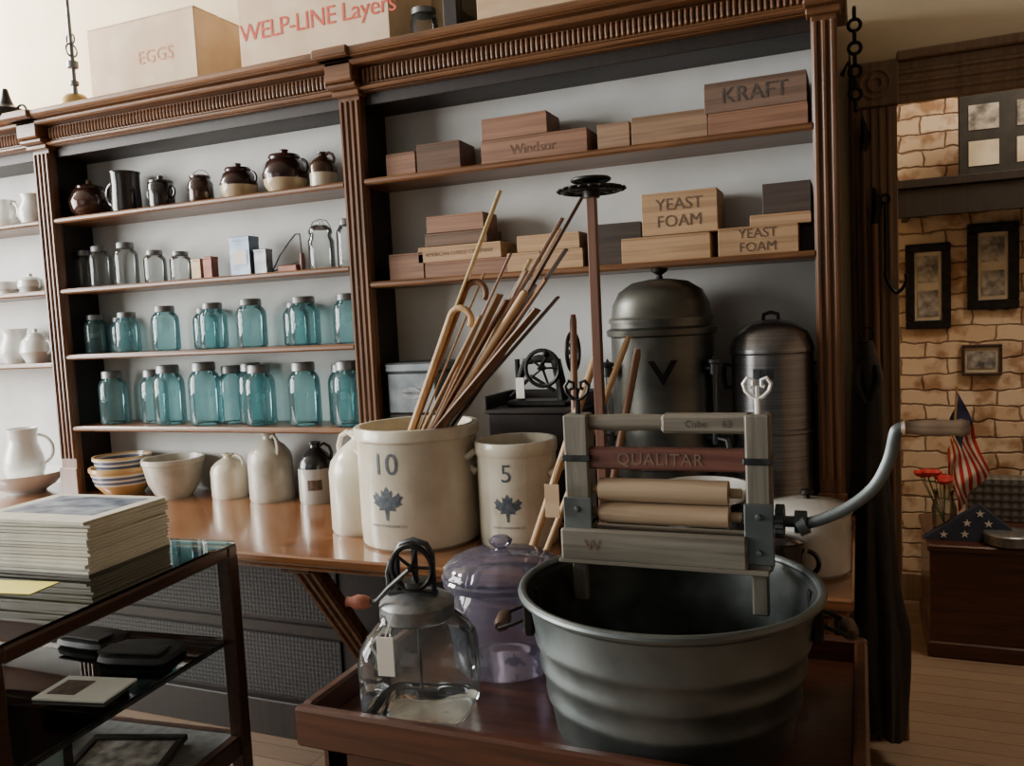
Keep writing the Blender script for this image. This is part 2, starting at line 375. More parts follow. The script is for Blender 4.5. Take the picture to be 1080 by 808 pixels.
# ------------------------------------------------------------------ jars
def mesh_jar(h,r,mat,key):
    b=MB().lathe([(0,.004),(r*.8,0),(r*.95,.004),(r,.012),(r,h*.66),(r*.97,h*.74),(r*.84,h*.81),(r*.70,h*.85),(r*.66,h*.87),(r*.66,h*.93)],28)
    l=MB().lathe([(r*.70,h*.865),(r*.73,h*.87),(r*.71,h*.885),(r*.71,h*.975),(r*.66,h),(r*.3,h*.992),(0,h*.992)],28,rf=lambda a,z:1+.012*math.cos(a*28))
    return build("jar_body_"+key,b,mat),build("jar_lid_"+key,l,zinc)
BQ,BQL=mesh_jar(.18,.055,bluegl,"aqua_small"); BH,BHL=mesh_jar(.24,.061,bluegl,"aqua_tall"); CQ,CQL=mesh_jar(.17,.048,cleargl,"clear")
EQ=letmesh(text_geo("Ball",.034),bluemb,.0562,"embossing",shear=.25); EH=letmesh(text_geo("Ball",.040),bluemb,.0622,"embossing",shear=.25)
def jar(kind,x,y,z,sc=1,lab=None,sh=1.0):
    me,ml={'q':(BQ,BQL),'h':(BH,BHL),'c':(CQ,CQL)}[kind]
    g={'q':"aqua canning jars on the shelves",'h':"aqua canning jars on the shelves",'c':"clear canning jars on the shelf"}[kind]
    la=lab or {'q':"aqua blue glass canning jar with zinc lid on a shelf",'h':"tall aqua blue glass canning jar with zinc lid",'c':"clear glass canning jar with metal lid on a shelf"}[kind]
    e=thing("canning_jar",la,"jar",(x,y,z),math.atan2(-x,y)+random.uniform(-.5,.5),g,(sc,sc,sc*sh))
    part("jar_body",me,e); part("jar_lid",ml,e,label="grey zinc lid")
    if kind=='q': part("embossing",EQ,e,loc=(0,0,.085))
    if kind=='h': part("embossing",EH,e,loc=(0,0,.12))
    return e
for x,y,s,sh in [(-3.10,2.70,.92,1.02),(-3.0,2.745,.85,1.0),(-2.905,2.69,.95,1),(-2.69,2.69,1.02,1.02),(-2.52,2.74,.95,1),(-2.435,2.69,1.02,1.02),(-2.24,2.69,1.08,.99),(-2.06,2.74,.95,1),(-1.985,2.69,1.1,.95),(-1.79,2.70,1.05,1)]:
    jar('q',x,y,1.462,s,sh=sh)
for x,y,s,sh in [(-3.02,2.69,.96,1),(-2.83,2.735,.92,1.04),(-2.70,2.69,1.06,.98),(-2.495,2.68,1.07,1.0),(-2.40,2.735,.95,1.04),(-2.30,2.735,.93,1.1),(-2.215,2.68,1.0,1.0),(-2.0,2.68,1.02,1.0),(-1.86,2.735,.92,1.05),(-1.79,2.67,1.0,1.02)]:
    jar('h',x,y,1.152,s,sh=sh)
for x,y,s,sh in [(-3.15,2.71,.8,1.25),(-3.03,2.69,1,1.05),(-2.88,2.69,1.02,1.05),(-2.72,2.69,.95,.85),(-2.58,2.69,.92,.78),(-1.77,2.7,.9,1.2)]:
    jar('c',x,y,1.745,s,sh=sh)
e=thing("canning_jar","clear glass jar with domed glass lid and wire bail","jar",(-1.885,2.69,1.745))
part("jar_body",MB().lathe([(0,.004),(.046,0),(.05,.01),(.05,.11),(.042,.125),(.04,.135)],28),e,cleargl)
part("jar_lid",MB().lathe([(.043,.135),(.046,.142),(.044,.155),(.03,.168),(.012,.172),(.012,.185),(.0,.187)],28),e,cleargl,"clear glass lid")
part("wire_bail",MB().tube([(-.044,0,.13),(-.047,0,.16),(-.03,0,.185),(0,0,.192),(.03,0,.185),(.047,0,.16),(.044,0,.13)],.0018,6),e,darksteel)

# ------------------------------------------------------------------ pottery helpers
def handle(pts,r=.006): return MB().tube(pts,r,8)
def arc(c,R0,a0,a1,n=12,rx=1,ry=1):
    return [(c[0]+R0*rx*math.cos(a0+(a1-a0)*i/n),c[1],c[2]+R0*ry*math.sin(a0+(a1-a0)*i/n)) for i in range(n+1)]
def vessel(name,label,cat,loc,prof,mat,handles=(),lid=None,lidmat=None,rz=0,hr=.006,spout=None,group=None,seg=36):
    e=thing(name,label,cat,loc,rz,group)
    part("body",MB().lathe(prof,seg),e,mat)
    for h in handles: part("handle",handle(h,hr),e,mat)
    if lid: part("lid",MB().lathe(lid,seg),e,lidmat or mat)
    if spout: part("spout",spout,e,mat)
    return e
zA=2.045
vessel("bean_pot","squat dark brown glazed lidded pot on the top shelf","pot",(-3.07,2.70,zA),[(0,0),(.05,0),(.078,.03),(.086,.07),(.07,.115),(.055,.128),(.057,.136)],albany,[arc((.075,0,.09),.022,-1.3,1.5)],[(.057,.134),(.045,.142),(.015,.15),(.012,.165),(0,.168)])
vessel("pitcher","dark grey pitcher on the top shelf","pitcher",(-2.86,2.70,zA),[(0,0),(.055,0),(.062,.02),(.058,.12),(.06,.165),(.064,.175),(.058,.172),(.053,.12),(0,.02)],blackglaze,[arc((-.058,0,.09),.05,pi*.55,pi*1.45)],hr=.008)
vessel("crock","small black handled crock with lid","crock",(-2.665,2.70,zA),[(0,0),(.045,0),(.052,.02),(.052,.10),(.047,.11)],blackglaze,[arc((.05,0,.07),.022,-1.4,1.4),arc((-.05,0,.07),.022,pi-1.4,pi+1.4)],[(.05,.11),(.05,.118),(.02,.126),(.012,.128),(.012,.14),(0,.142)])
vessel("bail_jar","brown glazed jar with wire bail and lid","jar",(-2.455,2.70,zA),[(0,0),(.04,0),(.05,.02),(.05,.085),(.04,.1),(.038,.108)],albany,[],[(.041,.108),(.041,.116),(.02,.122),(0,.123)])
part("wire_bail",MB().tube(arc((0,0,.10),.05,0,pi,14,1,.8),.0016,6),bpy.data.objects["bail_jar"],darksteel)
bp=banded("two_tone_beanpot",.15,[(0,(.52,.42,.27)),(.055,(.03,.012,.01))],.2)
def beanpot(x,s,lab,m):
    return vessel("bean_pot",lab,"pot",(x,2.70,zA),[(0,0),(.05*s,0),(.07*s,.03*s),(.076*s,.065*s),(.062*s,.105*s),(.05*s,.115*s),(.052*s,.122*s)],m,[arc((.066*s,0,.085*s),.024*s,-1.4,1.4),arc((-.066*s,0,.085*s),.024*s,pi-1.4,pi+1.4)],[(.054*s,.122*s),(.05*s,.13*s),(.02*s,.136*s),(.012*s,.138*s),(.016*s,.148*s),(0,.152*s)],lidmat=albany,hr=.006*s)
beanpot(-2.262,.97,"brown over tan lidded bean pot",bp)
beanpot(-2.035,1.15,"larger brown over tan lidded bean pot",bp)
def jugprof(r,h):
    return [(0,0),(r*.95,0),(r,.01),(r,h*.6),(r*.93,h*.70),(r*.7,h*.80),(r*.38,h*.88),(r*.27,h*.91),(r*.25,h*.95),(r*.34,h*.97),(r*.34,h),(r*.2,h),(r*.2,h*.9)]
def jug(x,y,z,r,h,mat,lab,rz=0,n="jug"):
    hd=[(r*.30,0,h*.93),(r*.55,0,h*.97),(r*.85,0,h*.92),(r*.98,0,h*.82),(r*.92,0,h*.70)]
    return vessel(n,lab,"jug",(x,y,z),jugprof(r,h),mat,[hd],rz=rz,hr=max(.006,r*.085))
jm=banded("two_tone_jug",.13,[(0,(.58,.51,.38)),(.06,(.05,.022,.012))],.2)
jug(-1.86,2.70,zA,.052,.14,jm,"small brown and cream stoneware jug")
yb=banded("yellowware",.14,[(0,(.50,.30,.11)),(.05,(.66,.62,.52)),(.058,(.10,.13,.22)),(.07,(.66,.62,.52)),(.078,(.10,.13,.22)),(.09,(.66,.62,.52)),(.098,(.50,.32,.13))],.25)
def bowl(x,y,z,r,h,mat,lab,name="mixing_bowl",group=None):
    return solo(name,lab,"bowl",MB().lathe([(0,.005),(r*.55,0),(r*.58,.008),(r*.66,.02),(r*.84,h*.4),(r*.94,h*.75),(r*.97,h*.86),(r*1.0,h*.88),(r*1.0,h),(r*.93,h),(r*.85,h*.7),(r*.6,h*.2),(0,h*.12)],44),mat,(x,y,z),group=group)
bowl(-2.955,2.65,CT,.137,.125,yb,"yellow mixing bowl with blue and white bands")
bowl(-2.955,2.65,CT+.065,.120,.105,yb,"smaller banded bowl nested in the yellow bowl")
bowl(-2.67,2.65,CT,.125,.165,stonegray,"grey white stoneware bowl on the counter")
jug(-2.41,2.69,CT,.075,.18,stone,"small cream stoneware jug on the counter")
jug(-2.19,2.68,CT,.088,.27,stonegray,"tall grey stoneware jug with loop handle",rz=-.5)
jb=banded("black_shoulder_jug",.22,[(0,(.45,.43,.38)),(.10,(.45,.43,.38)),(.135,(.02,.02,.022))],.2)
e=jug(-1.97,2.68,CT,.070,.235,jb,"stoneware jug with black shoulder and printed label",rz=.2)
lettering(poly_geo([(-.028,-.02),(.028,-.02),(.028,.02),(-.028,.02)]),e,faintink,(0,0,.075),wrap=.0715,theta=.3,name="printed_label")
e=jug(-1.535,2.34,CT,.110,.335,stone,"large cream stoneware jug beside the crock",rz=2.9)

def crock(x,y,r,h,num,lab,ns,th):
    e=thing("crock",lab,"crock",(x,y,CT))
    part("body",MB().lathe([(0,0),(r*.93,0),(r*.97,.008),(r*.985,.05),(r*.985,h-.045),(r*1.0,h-.04),(r*1.03,h-.034),(r*1.03,h-.006),(r*1.01,h),(r*.93,h),(r*.91,h-.02),(r*.90,.03),(0,.025)],56),e,stone)
    for sg in (-1,1):
        part("handle",MB().tube([(sg*r*.97,-.035,h-.10),(sg*(r+.018),-.03,h-.085),(sg*(r+.024),0,h-.08),(sg*(r+.018),.03,h-.085),(sg*r*.97,.035,h-.10)],.010,8),e,stone)
    lettering(text_geo(num,ns),e,blueink,(0,0,h*.72),wrap=r*.992,theta=th)
    lettering(leaf(ns*.95),e,blueink,(0,0,h*.40),wrap=r*.992,theta=th,name="leaf_emblem")
    lettering(text_geo("UNION STONEWARE CO",ns*.12),e,blueink,(0,0,h*.22),wrap=r*.992,theta=th)
    return e
CXX,CYY=-1.290,2.285
crock(CXX,CYY,.190,.365,"10","large cream stoneware crock marked 10 holding sticks",.092,-.05)
crock(-.965,2.31,.122,.315,"5","smaller cream stoneware crock marked 5 with leaf stamp",.075,.12)

# sticks in the crock (all rest on its floor and lean over its rim)
G="sticks standing in the large crock"
def seat(x0,y0,x1,y1,z1):
    RX=CXX+.135; zr=CT+.365; z0=.885
    x=x0+(x1-x0)*(zr-z0)/(z1-z0)
    if x>RX:
        s=(x1-RX)/(z1-zr); x0=max(x1-s*(z1-z0),CXX-.150); z0=max(.885,z1-(x1-x0)/s)
    return Vector((max(x0,CXX-.150),y0,z0))
def stick(x0,x1,z1,y0=2.30,y1=2.25,w=.028,t=.006,mat=pale,lab=None,name="yardstick",roll=0):
    p0=seat(x0,y0,x1,y1,z1); d=Vector((x1,y1,z1))-p0; L=d.length
    q=d.to_track_quat('Z','Y')
    o=solo(name,lab or "flat wooden yardstick leaning in the crock","yardstick",MB().bb(-w/2,w/2,-t/2,t/2,0,L,.001),mat,p0,group=G)
    o.rotation_euler=(q.to_matrix()@Matrix.Rotation(roll,3,'Z')).to_euler()
    return o
def rod(x0,x1,z1,y0=2.30,y1=2.25,r=.010,mat=midw,lab=None,name="walking_stick",g=G):
    p0=seat(x0,y0,x1,y1,z1); d=Vector((x1,y1,z1))-p0; L=d.length
    o=solo(name,lab or "round brown wooden stick leaning in the crock","stick",MB().lathe([(0,0),(r*.8,0),(r,.03),(r*1.05,L-.01),(r*.8,L),(0,L)],12),mat,p0,group=g)
    o.rotation_euler=d.to_track_quat('Z','Y').to_euler(); return o
stick(-1.43,-.920,1.885,2.22,2.18,.034,.006,yardy,"yellow wooden yardstick rising above the others",roll=.3)
stick(-1.43,-1.00,1.66,2.26,2.22,.028,.006,pale,roll=.5)
stick(-1.42,-.97,1.60,2.30,2.26,.03,.006,pale,roll=-.2)
stick(-1.40,-.72,1.86,2.33,2.30,.028,.010,darkst,"dark brown wooden slat leaning in the crock",roll=.4)
stick(-1.41,-.76,1.80,2.24,2.24,.028,.008,midw,"brown wooden slat leaning in the crock",roll=.2)
stick(-1.40,-.80,1.78,2.36,2.34,.032,.008,pale,roll=.1)
stick(-1.38,-.74,1.71,2.28,2.20,.026,.008,darkst,"dark brown wooden slat leaning in the crock",roll=.2)
stick(-1.37,-.79,1.63,2.21,2.16,.030,.007,midw,"brown wooden slat leaning in the crock",roll=.6)
stick(-1.36,-.77,1.58,2.25,2.20,.028,.008,darkst,"dark brown wooden slat leaning in the crock",roll=.2)
stick(-1.36,-.81,1.55,2.20,2.14,.028,.007,midw,"brown wooden slat leaning in the crock",roll=-.3)
stick(-1.42,-.90,1.70,2.38,2.34,.03,.006,yardy,roll=.2)
stick(-1.43,-.95,1.72,2.31,2.31,.024,.007,midw,"brown wooden slat leaning in the crock",roll=.3)
stick(-1.41,-.98,1.54,2.18,2.14,.030,.006,pale,roll=.2)
stick(-1.42,-.86,1.62,2.27,2.26,.034,.007,darkst,"broad dark slat among the sticks",roll=.1)
stick(-1.42,-.92,1.58,2.23,2.19,.032,.007,midw,"brown wooden slat leaning in the crock",roll=.1)
stick(-1.42,-.88,1.55,2.30,2.29,.034,.007,darkst,"broad dark slat among the sticks",roll=.1)
rod(-1.39,-.88,1.66,2.34,2.26,.011,midw)
rod(-1.38,-.85,1.60,2.22,2.16,.011,pale,"pale round wooden stick leaning in the crock")
rod(-1.41,-1.03,1.50,2.38,2.36,.009,darkst)
def cane(x0,x1,z1,y0,y1,mat,lab,R0=.045):
    p0=Vector((x0,y0,.89)); p1=Vector((x1,y1,z1)); d=(p1-p0).normalized(); L=(p1-p0).length
    side=Vector((1,0,0)); side=(side-d*side.dot(d)).normalized()
    pts=[p0+d*(L*i/8) for i in range(9)]
    c=p1+side*R0
    for i in range(1,13):
        a=pi-i*pi/12*1.05
        pts.append(c+side*R0*math.cos(a)+d*R0*math.sin(a))
    m=MB().tube([q-p0 for q in pts],.0095,10)
    return solo("walking_cane",lab,"cane",m,mat,p0,group=G)
cane(-1.40,-1.085,1.545,2.19,2.16,pale,"pale wooden cane with curved crook in the crock",.034)
cane(-1.42,-1.05,1.62,2.22,2.20,midw,"brown wooden cane with curved crook in the crock",.032)

# ------------------------------------------------------------------ crates
def crate(x0,x1,z0,z1,mat,lab,text=None,tmat=blackink,ts=.03,dep=.14,y=2.635,rz=0,open_=False,cells=0,group="wooden crates on the shelves",name="wooden_crate"):
    w=x1-x0; h=z1-z0; t=.008
    e=thing(name,lab,"crate",((x0+x1)/2,y+dep/2,z0),rz,group)
    b=MB(); b.bb(-w/2,w/2,-dep/2,-dep/2+t,0,h-(0 if open_ else .006),.0012); b.bb(-w/2,w/2,dep/2-t,dep/2,0,h-(0 if open_ else .006),.0012)
    b.bb(-w/2,-w/2+t*1.3,-dep/2+t,dep/2-t,0,h-.001,.0012); b.bb(w/2-t*1.3,w/2,-dep/2+t,dep/2-t,0,h-.001,.0012); b.bb(-w/2+t,w/2-t,-dep/2+t,dep/2-t,0,.006,0)
    part("crate_body",b,e,mat)
    if cells:
        c=MB()
        for i in range(1,cells): c.bb(-w/2+w*i/cells-.002,-w/2+w*i/cells+.002,-dep/2+t,dep/2-t,.006,h-.004,0)
        c.bb(-w/2+t,w/2-t,-.002,.002,.006,h-.004,0)
        part("partition",c,e,mat)
    elif not open_:
        part("lid",MB().bb(-w/2+.001,w/2-.001,-dep/2,dep/2,h-.006,h+.001,.0012),e,mat)
    if text: lettering(text_geo(text,ts),e,tmat,(0,-dep/2-.0012,h*.5))
    return e
Z1=2.045; Z2=1.682
crate(-1.548,-1.43,Z1,2.128,crR,"small reddish brown wooden box on the shelf",)
crate(-1.425,-1.26,Z1,2.146,crD,"dark brown wooden box with faded label",rz=.05)
crate(-1.175,-.80,Z1,2.128,crR,"long reddish crate lettered in worn script","Windsor",fainter,.045,.15)
crate(-1.17,-.935,2.13,2.20,crR,"small brown crate stacked on a longer crate",dep=.13)
crate(-.765,-.66,Z1,2.13,crA,"open tan wooden crate on the shelf",None,dep=.15,open_=True)
crate(-.655,-.42,Z1,2.135,crA,"long weathered wooden crate on the shelf",dep=.14,rz=.03)
crate(-.415,-.128,Z1,2.115,crR,"brown wooden crate under a lettered crate",dep=.14)
crate(-.425,-.13,2.117,2.205,crW,"weathered brown crate with faded dark lettering","KRAFT",blackink,.065,.14)
crate(-1.56,-1.42,Z2,1.775,crR,"small reddish crate on the shelf")
crate(-1.415,-1.10,Z2,1.735,crR,"low reddish crate at the bottom of a stack",dep=.15)
crate(-1.44,-1.12,1.737,1.79,crB,"shallow tan cheese box with black print","AMERICAN CHEESE COMPANY",faintink,.019,.14)
crate(-1.41,-1.17,1.793,1.835,crD,"narrow dark wooden box in a stack",dep=.13)
crate(-1.40,-1.18,1.838,1.895,crR,"small reddish box on top of a stack",dep=.12)
crate(-1.10,-.98,Z2,1.745,crB,"small tan wooden box on the shelf")
crate(-1.06,-.84,1.747,1.80,crB,"flat pale wooden box behind the sticks",dep=.13)
crate(-.975,-.83,Z2,1.745,crB,"low tan crate behind the sticks")
crate(-.815,-.64,Z2,1.815,crK,"dark open divided tray on the shelf",cells=5,open_=True,dep=.14,rz=.06)
crate(-.70,-.42,Z2,1.762,crB,"long tan crate with worn wood",dep=.14)
crate(-.63,-.395,1.765,1.895,crB,"tan wooden box lettered yeast foam","YEAST\nFOAM",faintink,.052,.14)
crate(-.39,-.16,Z2,1.765,crB,"tan wooden box lettered yeast foam on its side","YEAST\nFOAM",faintink,.040,.145,y=2.60)
crate(-.30,-.125,1.767,1.80,crB,"thin pale wooden box under a dark box",dep=.13)
crate(-.262,-.125,1.802,1.89,crK,"dark open wooden box on a pale box",open_=True,dep=.13)

# ------------------------------------------------------------------ small things on shelf
def tin(x,w,d,h,mat,lab,lid=None,z=1.745):
    e=thing("tin",lab,"tin",(x,2.69,z)); part("body",MB().bb(-w/2,w/2,-d/2,d/2,0,h*.9,.002),e,mat); part("lid",MB().bb(-w/2-.001,w/2+.001,-d/2-.001,d/2+.001,h*.88,h,.002),e,lid or mat); return e
tinred=surf("rusty_red_tin",(.16,.05,.03),(.26,.10,.06),(30,30,30),.5,.3)
tintan=surf("tan_tin",(.30,.2,.11),(.4,.28,.16),(30,30,30),.5,.3)
tinblue=surf("silver_blue_tin",(.08,.11,.16),(.18,.22,.27),(20,20,20),.35,.5)
tin(-2.485,.05,.04,.085,tintan,"small tan tin on the shelf"); tin(-2.425,.045,.04,.09,tinred,"small rusty red tin on the shelf")
e=tin(-2.25,.10,.06,.155,tinblue,"blue and silver rectangular tin with label"); part("label_panel",MB().bb(-.035,.035,-.0315,-.030,.045,.10,0),e,paper)
tin(-2.16,.06,.04,.10,zinc,"small grey metal canister on the shelf")
e=thing("egg_beater","wire and wood hand kitchen beater on the shelf","utensil",(-2.03,2.69,1.745))
part("wire_frame",MB().tube([(-.09,0,.01),(-.05,0,.07),(0,0,.12),(.03,0,.145),(.05,0,.145)],.003,6).tube([(-.09,0,.01),(-.02,.01,.03),(.06,.01,.05)],.003,6).tube([(.05,0,.145),(.055,0,.05)],.003,6),e,darksteel)
part("handle",MB().lathe([(0,0),(.009,.004),(.012,.03),(.009,.07),(0,.075)],12,Matrix.Translation((.055,0,.0))),e,redbar)
part("orange_base",MB().bb(-.05,.04,-.02,.02,0,.03,.004),e,tinred)

# ------------------------------------------------------------------ far bay whiteware
wg="white ironstone on the shelves"
def wpitch(x,z,r,h,lab,y=2.70,rz=2.6):
    return vessel("pitcher",lab,"pitcher",(x,y,z),[(0,0),(r*.7,0),(r*.75,.01),(r,h*.3),(r*.95,h*.5),(r*.7,h*.75),(r*.72,h*.9),(r*.8,h),(r*.72,h),(r*.62,h*.75),(0,h*.2)],ironst,[arc((r*.8,0,h*.62),h*.26,-1.4,1.5)],rz=rz,hr=.007,group=wg)
wpitch(-3.42,zA,.065,.14,"white ironstone pitcher on the top shelf"); wpitch(-3.60,zA,.06,.13,"white ironstone cream pitcher on the top shelf",rz=0)
wpitch(-3.62,1.43,.07,.16,"white ironstone coffee pot on the shelf")
def wbowl(x,z,r,h,lab): return bowl(x,2.69,z,r,h,ironst,lab,"white_bowl",wg)
vessel("sugar_bowl","small white covered sugar bowl","bowl",(-3.47,2.69,1.745),[(0,0),(.035,0),(.04,.01),(.055,.03),(.05,.06)],ironst,[arc((.05,0,.04),.015,-1.4,1.4)],[(.052,.06),(.04,.07),(.01,.078),(.01,.09),(0,.092)],group=wg)
wbowl(-3.62,1.745,.07,.06,"small white bowl on the shelf")
vessel("teapot","white ironstone teapot with lid","teapot",(-3.47,2.69,1.43),[(0,0),(.045,0),(.05,.01),(.07,.05),(.06,.10),(.04,.12)],ironst,[arc((.065,0,.07),.03,-1.4,1.4)],[(.042,.12),(.03,.135),(.01,.14),(.01,.155),(0,.158)],group=wg)
solo("wash_basin","wide white ironstone wash bowl on the counter","bowl",MB().lathe([(0,.005),(.08,0),(.085,.01),(.12,.03),(.16,.075),(.17,.09),(.16,.088),(.11,.04),(0,.02)],44),ironst,(-3.50,2.60,CT),group=wg)
wpitch(-3.50,CT+.03,.085,.26,"large white wash pitcher standing in its bowl",2.60,.4)

# ------------------------------------------------------------------ things on top of the cornice
ZT=2.463
def carton(name,x0,x1,y0,y1,h,mat,lab):
    w=x1-x0;d=y1-y0
    e=thing(name,lab,"box",((x0+x1)/2,(y0+y1)/2,ZT))
    part("body",MB().bb(-w/2,w/2,-d/2,d/2,0,h,.003),e,mat)
    part("flap",MB().bb(-w/2,w/2,-d/2,-.004,h,h+.005,.001),e,mat)
    part("flap",MB().bb(-w/2,w/2,.004,d/2,h,h+.005,.001),e,mat)
    return e,w,d
e,w_,d_=carton("cardboard_box",-3.05,-2.46,2.74,3.04,.38,cardw,"pale cardboard egg carton box on the cornice")
lettering(text_geo("EGGS",.075,1.1),e,fadeink,(.08,-d_/2-.002,.22))
e,w_,d_=carton("cardboard_box",-2.24,-1.56,2.74,3.09,.42,cardw,"pale cardboard box with red lettering on the cornice")
lettering(text_geo("WELP-LINE Layers",.096,.95),e,redink,(.02,-d_/2-.002,.225))
e,w_,d_=carton("cardboard_box",-1.22,-.70,2.76,3.05,.22,cardb,"low tan cardboard box on the cornice")
e=thing("picture_frame","dark picture frame leaning on the cornice","frame",(-1.32,2.85,ZT)); part("frame",MB().bb(-.03,.03,-.1,.15,0,.34,.006),e,darkwood)
part("glass",MB().bb(.031,.033,-.07,.12,.03,.31,.001),e,cleargl)
e=thing("glass_canister","clear glass canister on the cornice","jar",(-1.45,2.80,ZT)); part("body",MB().lathe([(0,0),(.05,0),(.052,.01),(.052,.16),(.04,.18)],28),e,cleargl); part("lid",MB().lathe([(.045,.18),(.045,.2),(0,.205)],28),e,zinc)
e=thing("oil_lamp","tall metal lamp with brass font standing on the cornice","lamp",(-2.97,2.585,ZT+.003))
part("base",MB().lathe([(0,0),(.07,0),(.072,.008),(.06,.025),(.055,.045),(.035,.065),(.012,.07),(0,.071)],28),e,brass)
part("stem",MB().lathe([(.012,.06),(.01,.1),(.018,.105),(.018,.12),(.009,.125),(.009,.17),(.022,.175),(.022,.20),(.009,.205),(.006,.5),(0,.5)],16),e,zinc)
m=MB(); m.torus((0,0,.29),.022,.004,'Y',16,6); part("burner_ring",m,e,zinc)
m=MB(); m.torus((0,0,.245),.026,.004,'X',16,6); part("burner_ring",m,e,zinc)
e=thing("oil_lamp","dark metal lamp font on the cornice","lamp",(-3.40,2.60,ZT)); part("font",MB().lathe([(0,0),(.05,0),(.075,.03),(.07,.07),(.03,.09),(.02,.12),(.01,.16),(0,.162)],28),e,castiron)
part("handle",MB().torus((.09,0,.05),.03,.005,'Y',18,6),e,castiron)

# ------------------------------------------------------------------ metal box, machine
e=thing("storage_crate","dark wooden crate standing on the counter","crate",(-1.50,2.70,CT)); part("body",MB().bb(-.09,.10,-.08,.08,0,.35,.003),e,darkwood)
tinbox=surf("dull_tin_box",(.13,.15,.16),(.24,.27,.28),(12,12,12),.4,.7,.05)
e=thing("tin_box","dull grey tin box with oval nameplate","box",(-1.48,2.70,CT+.351))
part("body",MB().bb(-.11,.09,-.08,.08,0,.15,.006),e,tinbox); part("lid",MB().bb(-.115,.095,-.085,.085,.15,.185,.006),e,tinbox)
part("nameplate",MB().lathe([(0,0),(.04,0),(.04,.003),(0,.003)],28,Matrix.Translation((-.01,-.08,.075))@Matrix.Rotation(pi/2,4,'X')@Matrix.Diagonal((1,.55,1,1))),e,zinc)
lettering(text_geo("KAMPKOLD",.013),e,blackink,(-.01,-.0845,.075))
e=thing("wooden_box","dark wooden box supporting the cast iron machine","box",(-1.01,2.66,CT)); part("body",MB().bb(-.15,.16,-.11,.11,0,.36,.003),e,darkwood)
part("tray",MB().bb(-.16,.17,-.12,.12,.36,.375,.003).bb(-.16,-.15,-.12,.12,.375,.42,.002).bb(.16,.17,-.12,.12,.375,.42,.002).bb(-.15,.16,.11,.12,.375,.42,.002),e,darkwood)
sx,sy,sz=-1.01,2.66,CT+.376
e=thing("hand_crank_machine","black cast iron hand-cranked machine with paper tag","machine",(sx,sy,sz))
m=MB(); m.bb(-.11,.11,-.05,.05,0,.02,.006); m.tube([(-.07,0,.02),(-.075,0,.09),(-.05,0,.15),(0,0,.16),(.06,0,.155)],.014,10); m.tube([(.08,0,.02),(.075,0,.08),(.06,0,.155)],.018,10)
m.tube([(-.08,0,.16),(-.08,0,.05)],.009,8); m.tube([(-.11,0,.03),(-.03,0,.1),(.05,0,.05)],.007,8); part("frame",m,e,castiron)
def spoked(c,R0,r,axis,n,mb,hub=.012):
    mb.torus(c,R0,r,axis,28,8)
    for i in range(n):
        a=2*pi*i/n; v={'Z':(math.cos(a),math.sin(a),0),'Y':(math.cos(a),0,math.sin(a)),'X':(0,math.cos(a),math.sin(a))}[axis]
        mb.tube([c,Vector(c)+Vector(v)*R0],r*.6,6)
    d={'Z':(0,0,1),'Y':(0,1,0),'X':(1,0,0)}[axis]
    mb.tube([Vector(c)-Vector(d)*hub,Vector(c)+Vector(d)*hub],hub*.8,10); return mb
part("hand_wheel",spoked((.03,-.05,.13),.06,.007,'Y',5,MB()),e,castiron)
part("hand_wheel",spoked((.13,-.02,.18),.065,.007,'X',5,MB()),e,castiron)
part("crank_handle",MB().tube([(.03,-.06,.13),(.03,-.09,.13),(.07,-.09,.18)],.005,6).lathe([(0,0),(.01,.005),(.012,.03),(0,.05)],10,Matrix.Translation((.07,-.09,.18))@Matrix.Rotation(pi/2,4,'X')),e,castiron)
part("price_tag",MB().bb(-.065,-.035,-.06,-.058,.03,.10,.0005),e,paper,"blank white paper tag")

# ------------------------------------------------------------------ urns
e=thing("coffee_urn","large tarnished nickel coffee urn with domed lid","urn",(-.575,2.61,CT))
r=.158
m=MB(); m.lathe([(0,.12),(.11,.12),(.13,.13),(r*.93,.15),(r,.165),(r,.60),(r+.012,.605),(r+.014,.622),(r,.63),(r,.645)],48)
m.torus((0,0,.20),r,.005); part("body",m,e,nickel)
part("lid",MB().lathe([(r+.006,.645),(r+.006,.655),(r*.98,.665),(r*.95,.70),(r*.82,.74),(r*.55,.768),(r*.2,.777),(0,.778)],48),e,nickel)
part("knob",MB().lathe([(0,.775),(.012,.777),(.008,.79),(.024,.80),(.027,.81),(.018,.82),(0,.823)],20),e,castiron,"black lid knob")
for a in (.5,2.6,4.2,5.6): part("leg",MB().tube([(.11*math.cos(a),.11*math.sin(a),.13),(.145*math.cos(a),.145*math.sin(a),.05),(.15*math.cos(a),.15*math.sin(a),.0)],[.018,.012,.016],8),e,nickel)
for a in (-2.45,-.42):
    cx,cy=(r+.03)*math.cos(a),(r+.03)*math.sin(a)
    part("gauge_tube",MB().tube([(cx,cy,.30),(cx,cy,.50)],.007,10),e,cleargl,"vertical glass gauge tube")
    m=MB(); m.tube([(r*math.cos(a),r*math.sin(a),.50),(cx,cy,.50)],.009,8); m.lathe([(0,-.02),(.014,-.018),(.014,.012),(.02,.016),(.02,.026),(.006,.03),(0,.04)],14,Matrix.Translation((cx,cy,.50)))
    part("gauge_fitting",m,e,darksteel)
    m=MB(); m.tube([(r*math.cos(a),r*math.sin(a),.29),(cx,cy,.29)],.009,8); m.lathe([(0,-.03),(.012,-.02),(.014,.0),(.012,.02),(0,.022)],14,Matrix.Translation((cx,cy,.29)))
    m.tube([(cx,cy,.29),(cx*1.2,cy*1.2,.285),(cx*1.25,cy*1.25,.25)],.008,8); m.tube([(cx*1.1-.02,cy*1.1,.305),(cx*1.1+.02,cy*1.1,.305)],.006,6)
    part("spigot",m,e,darksteel)
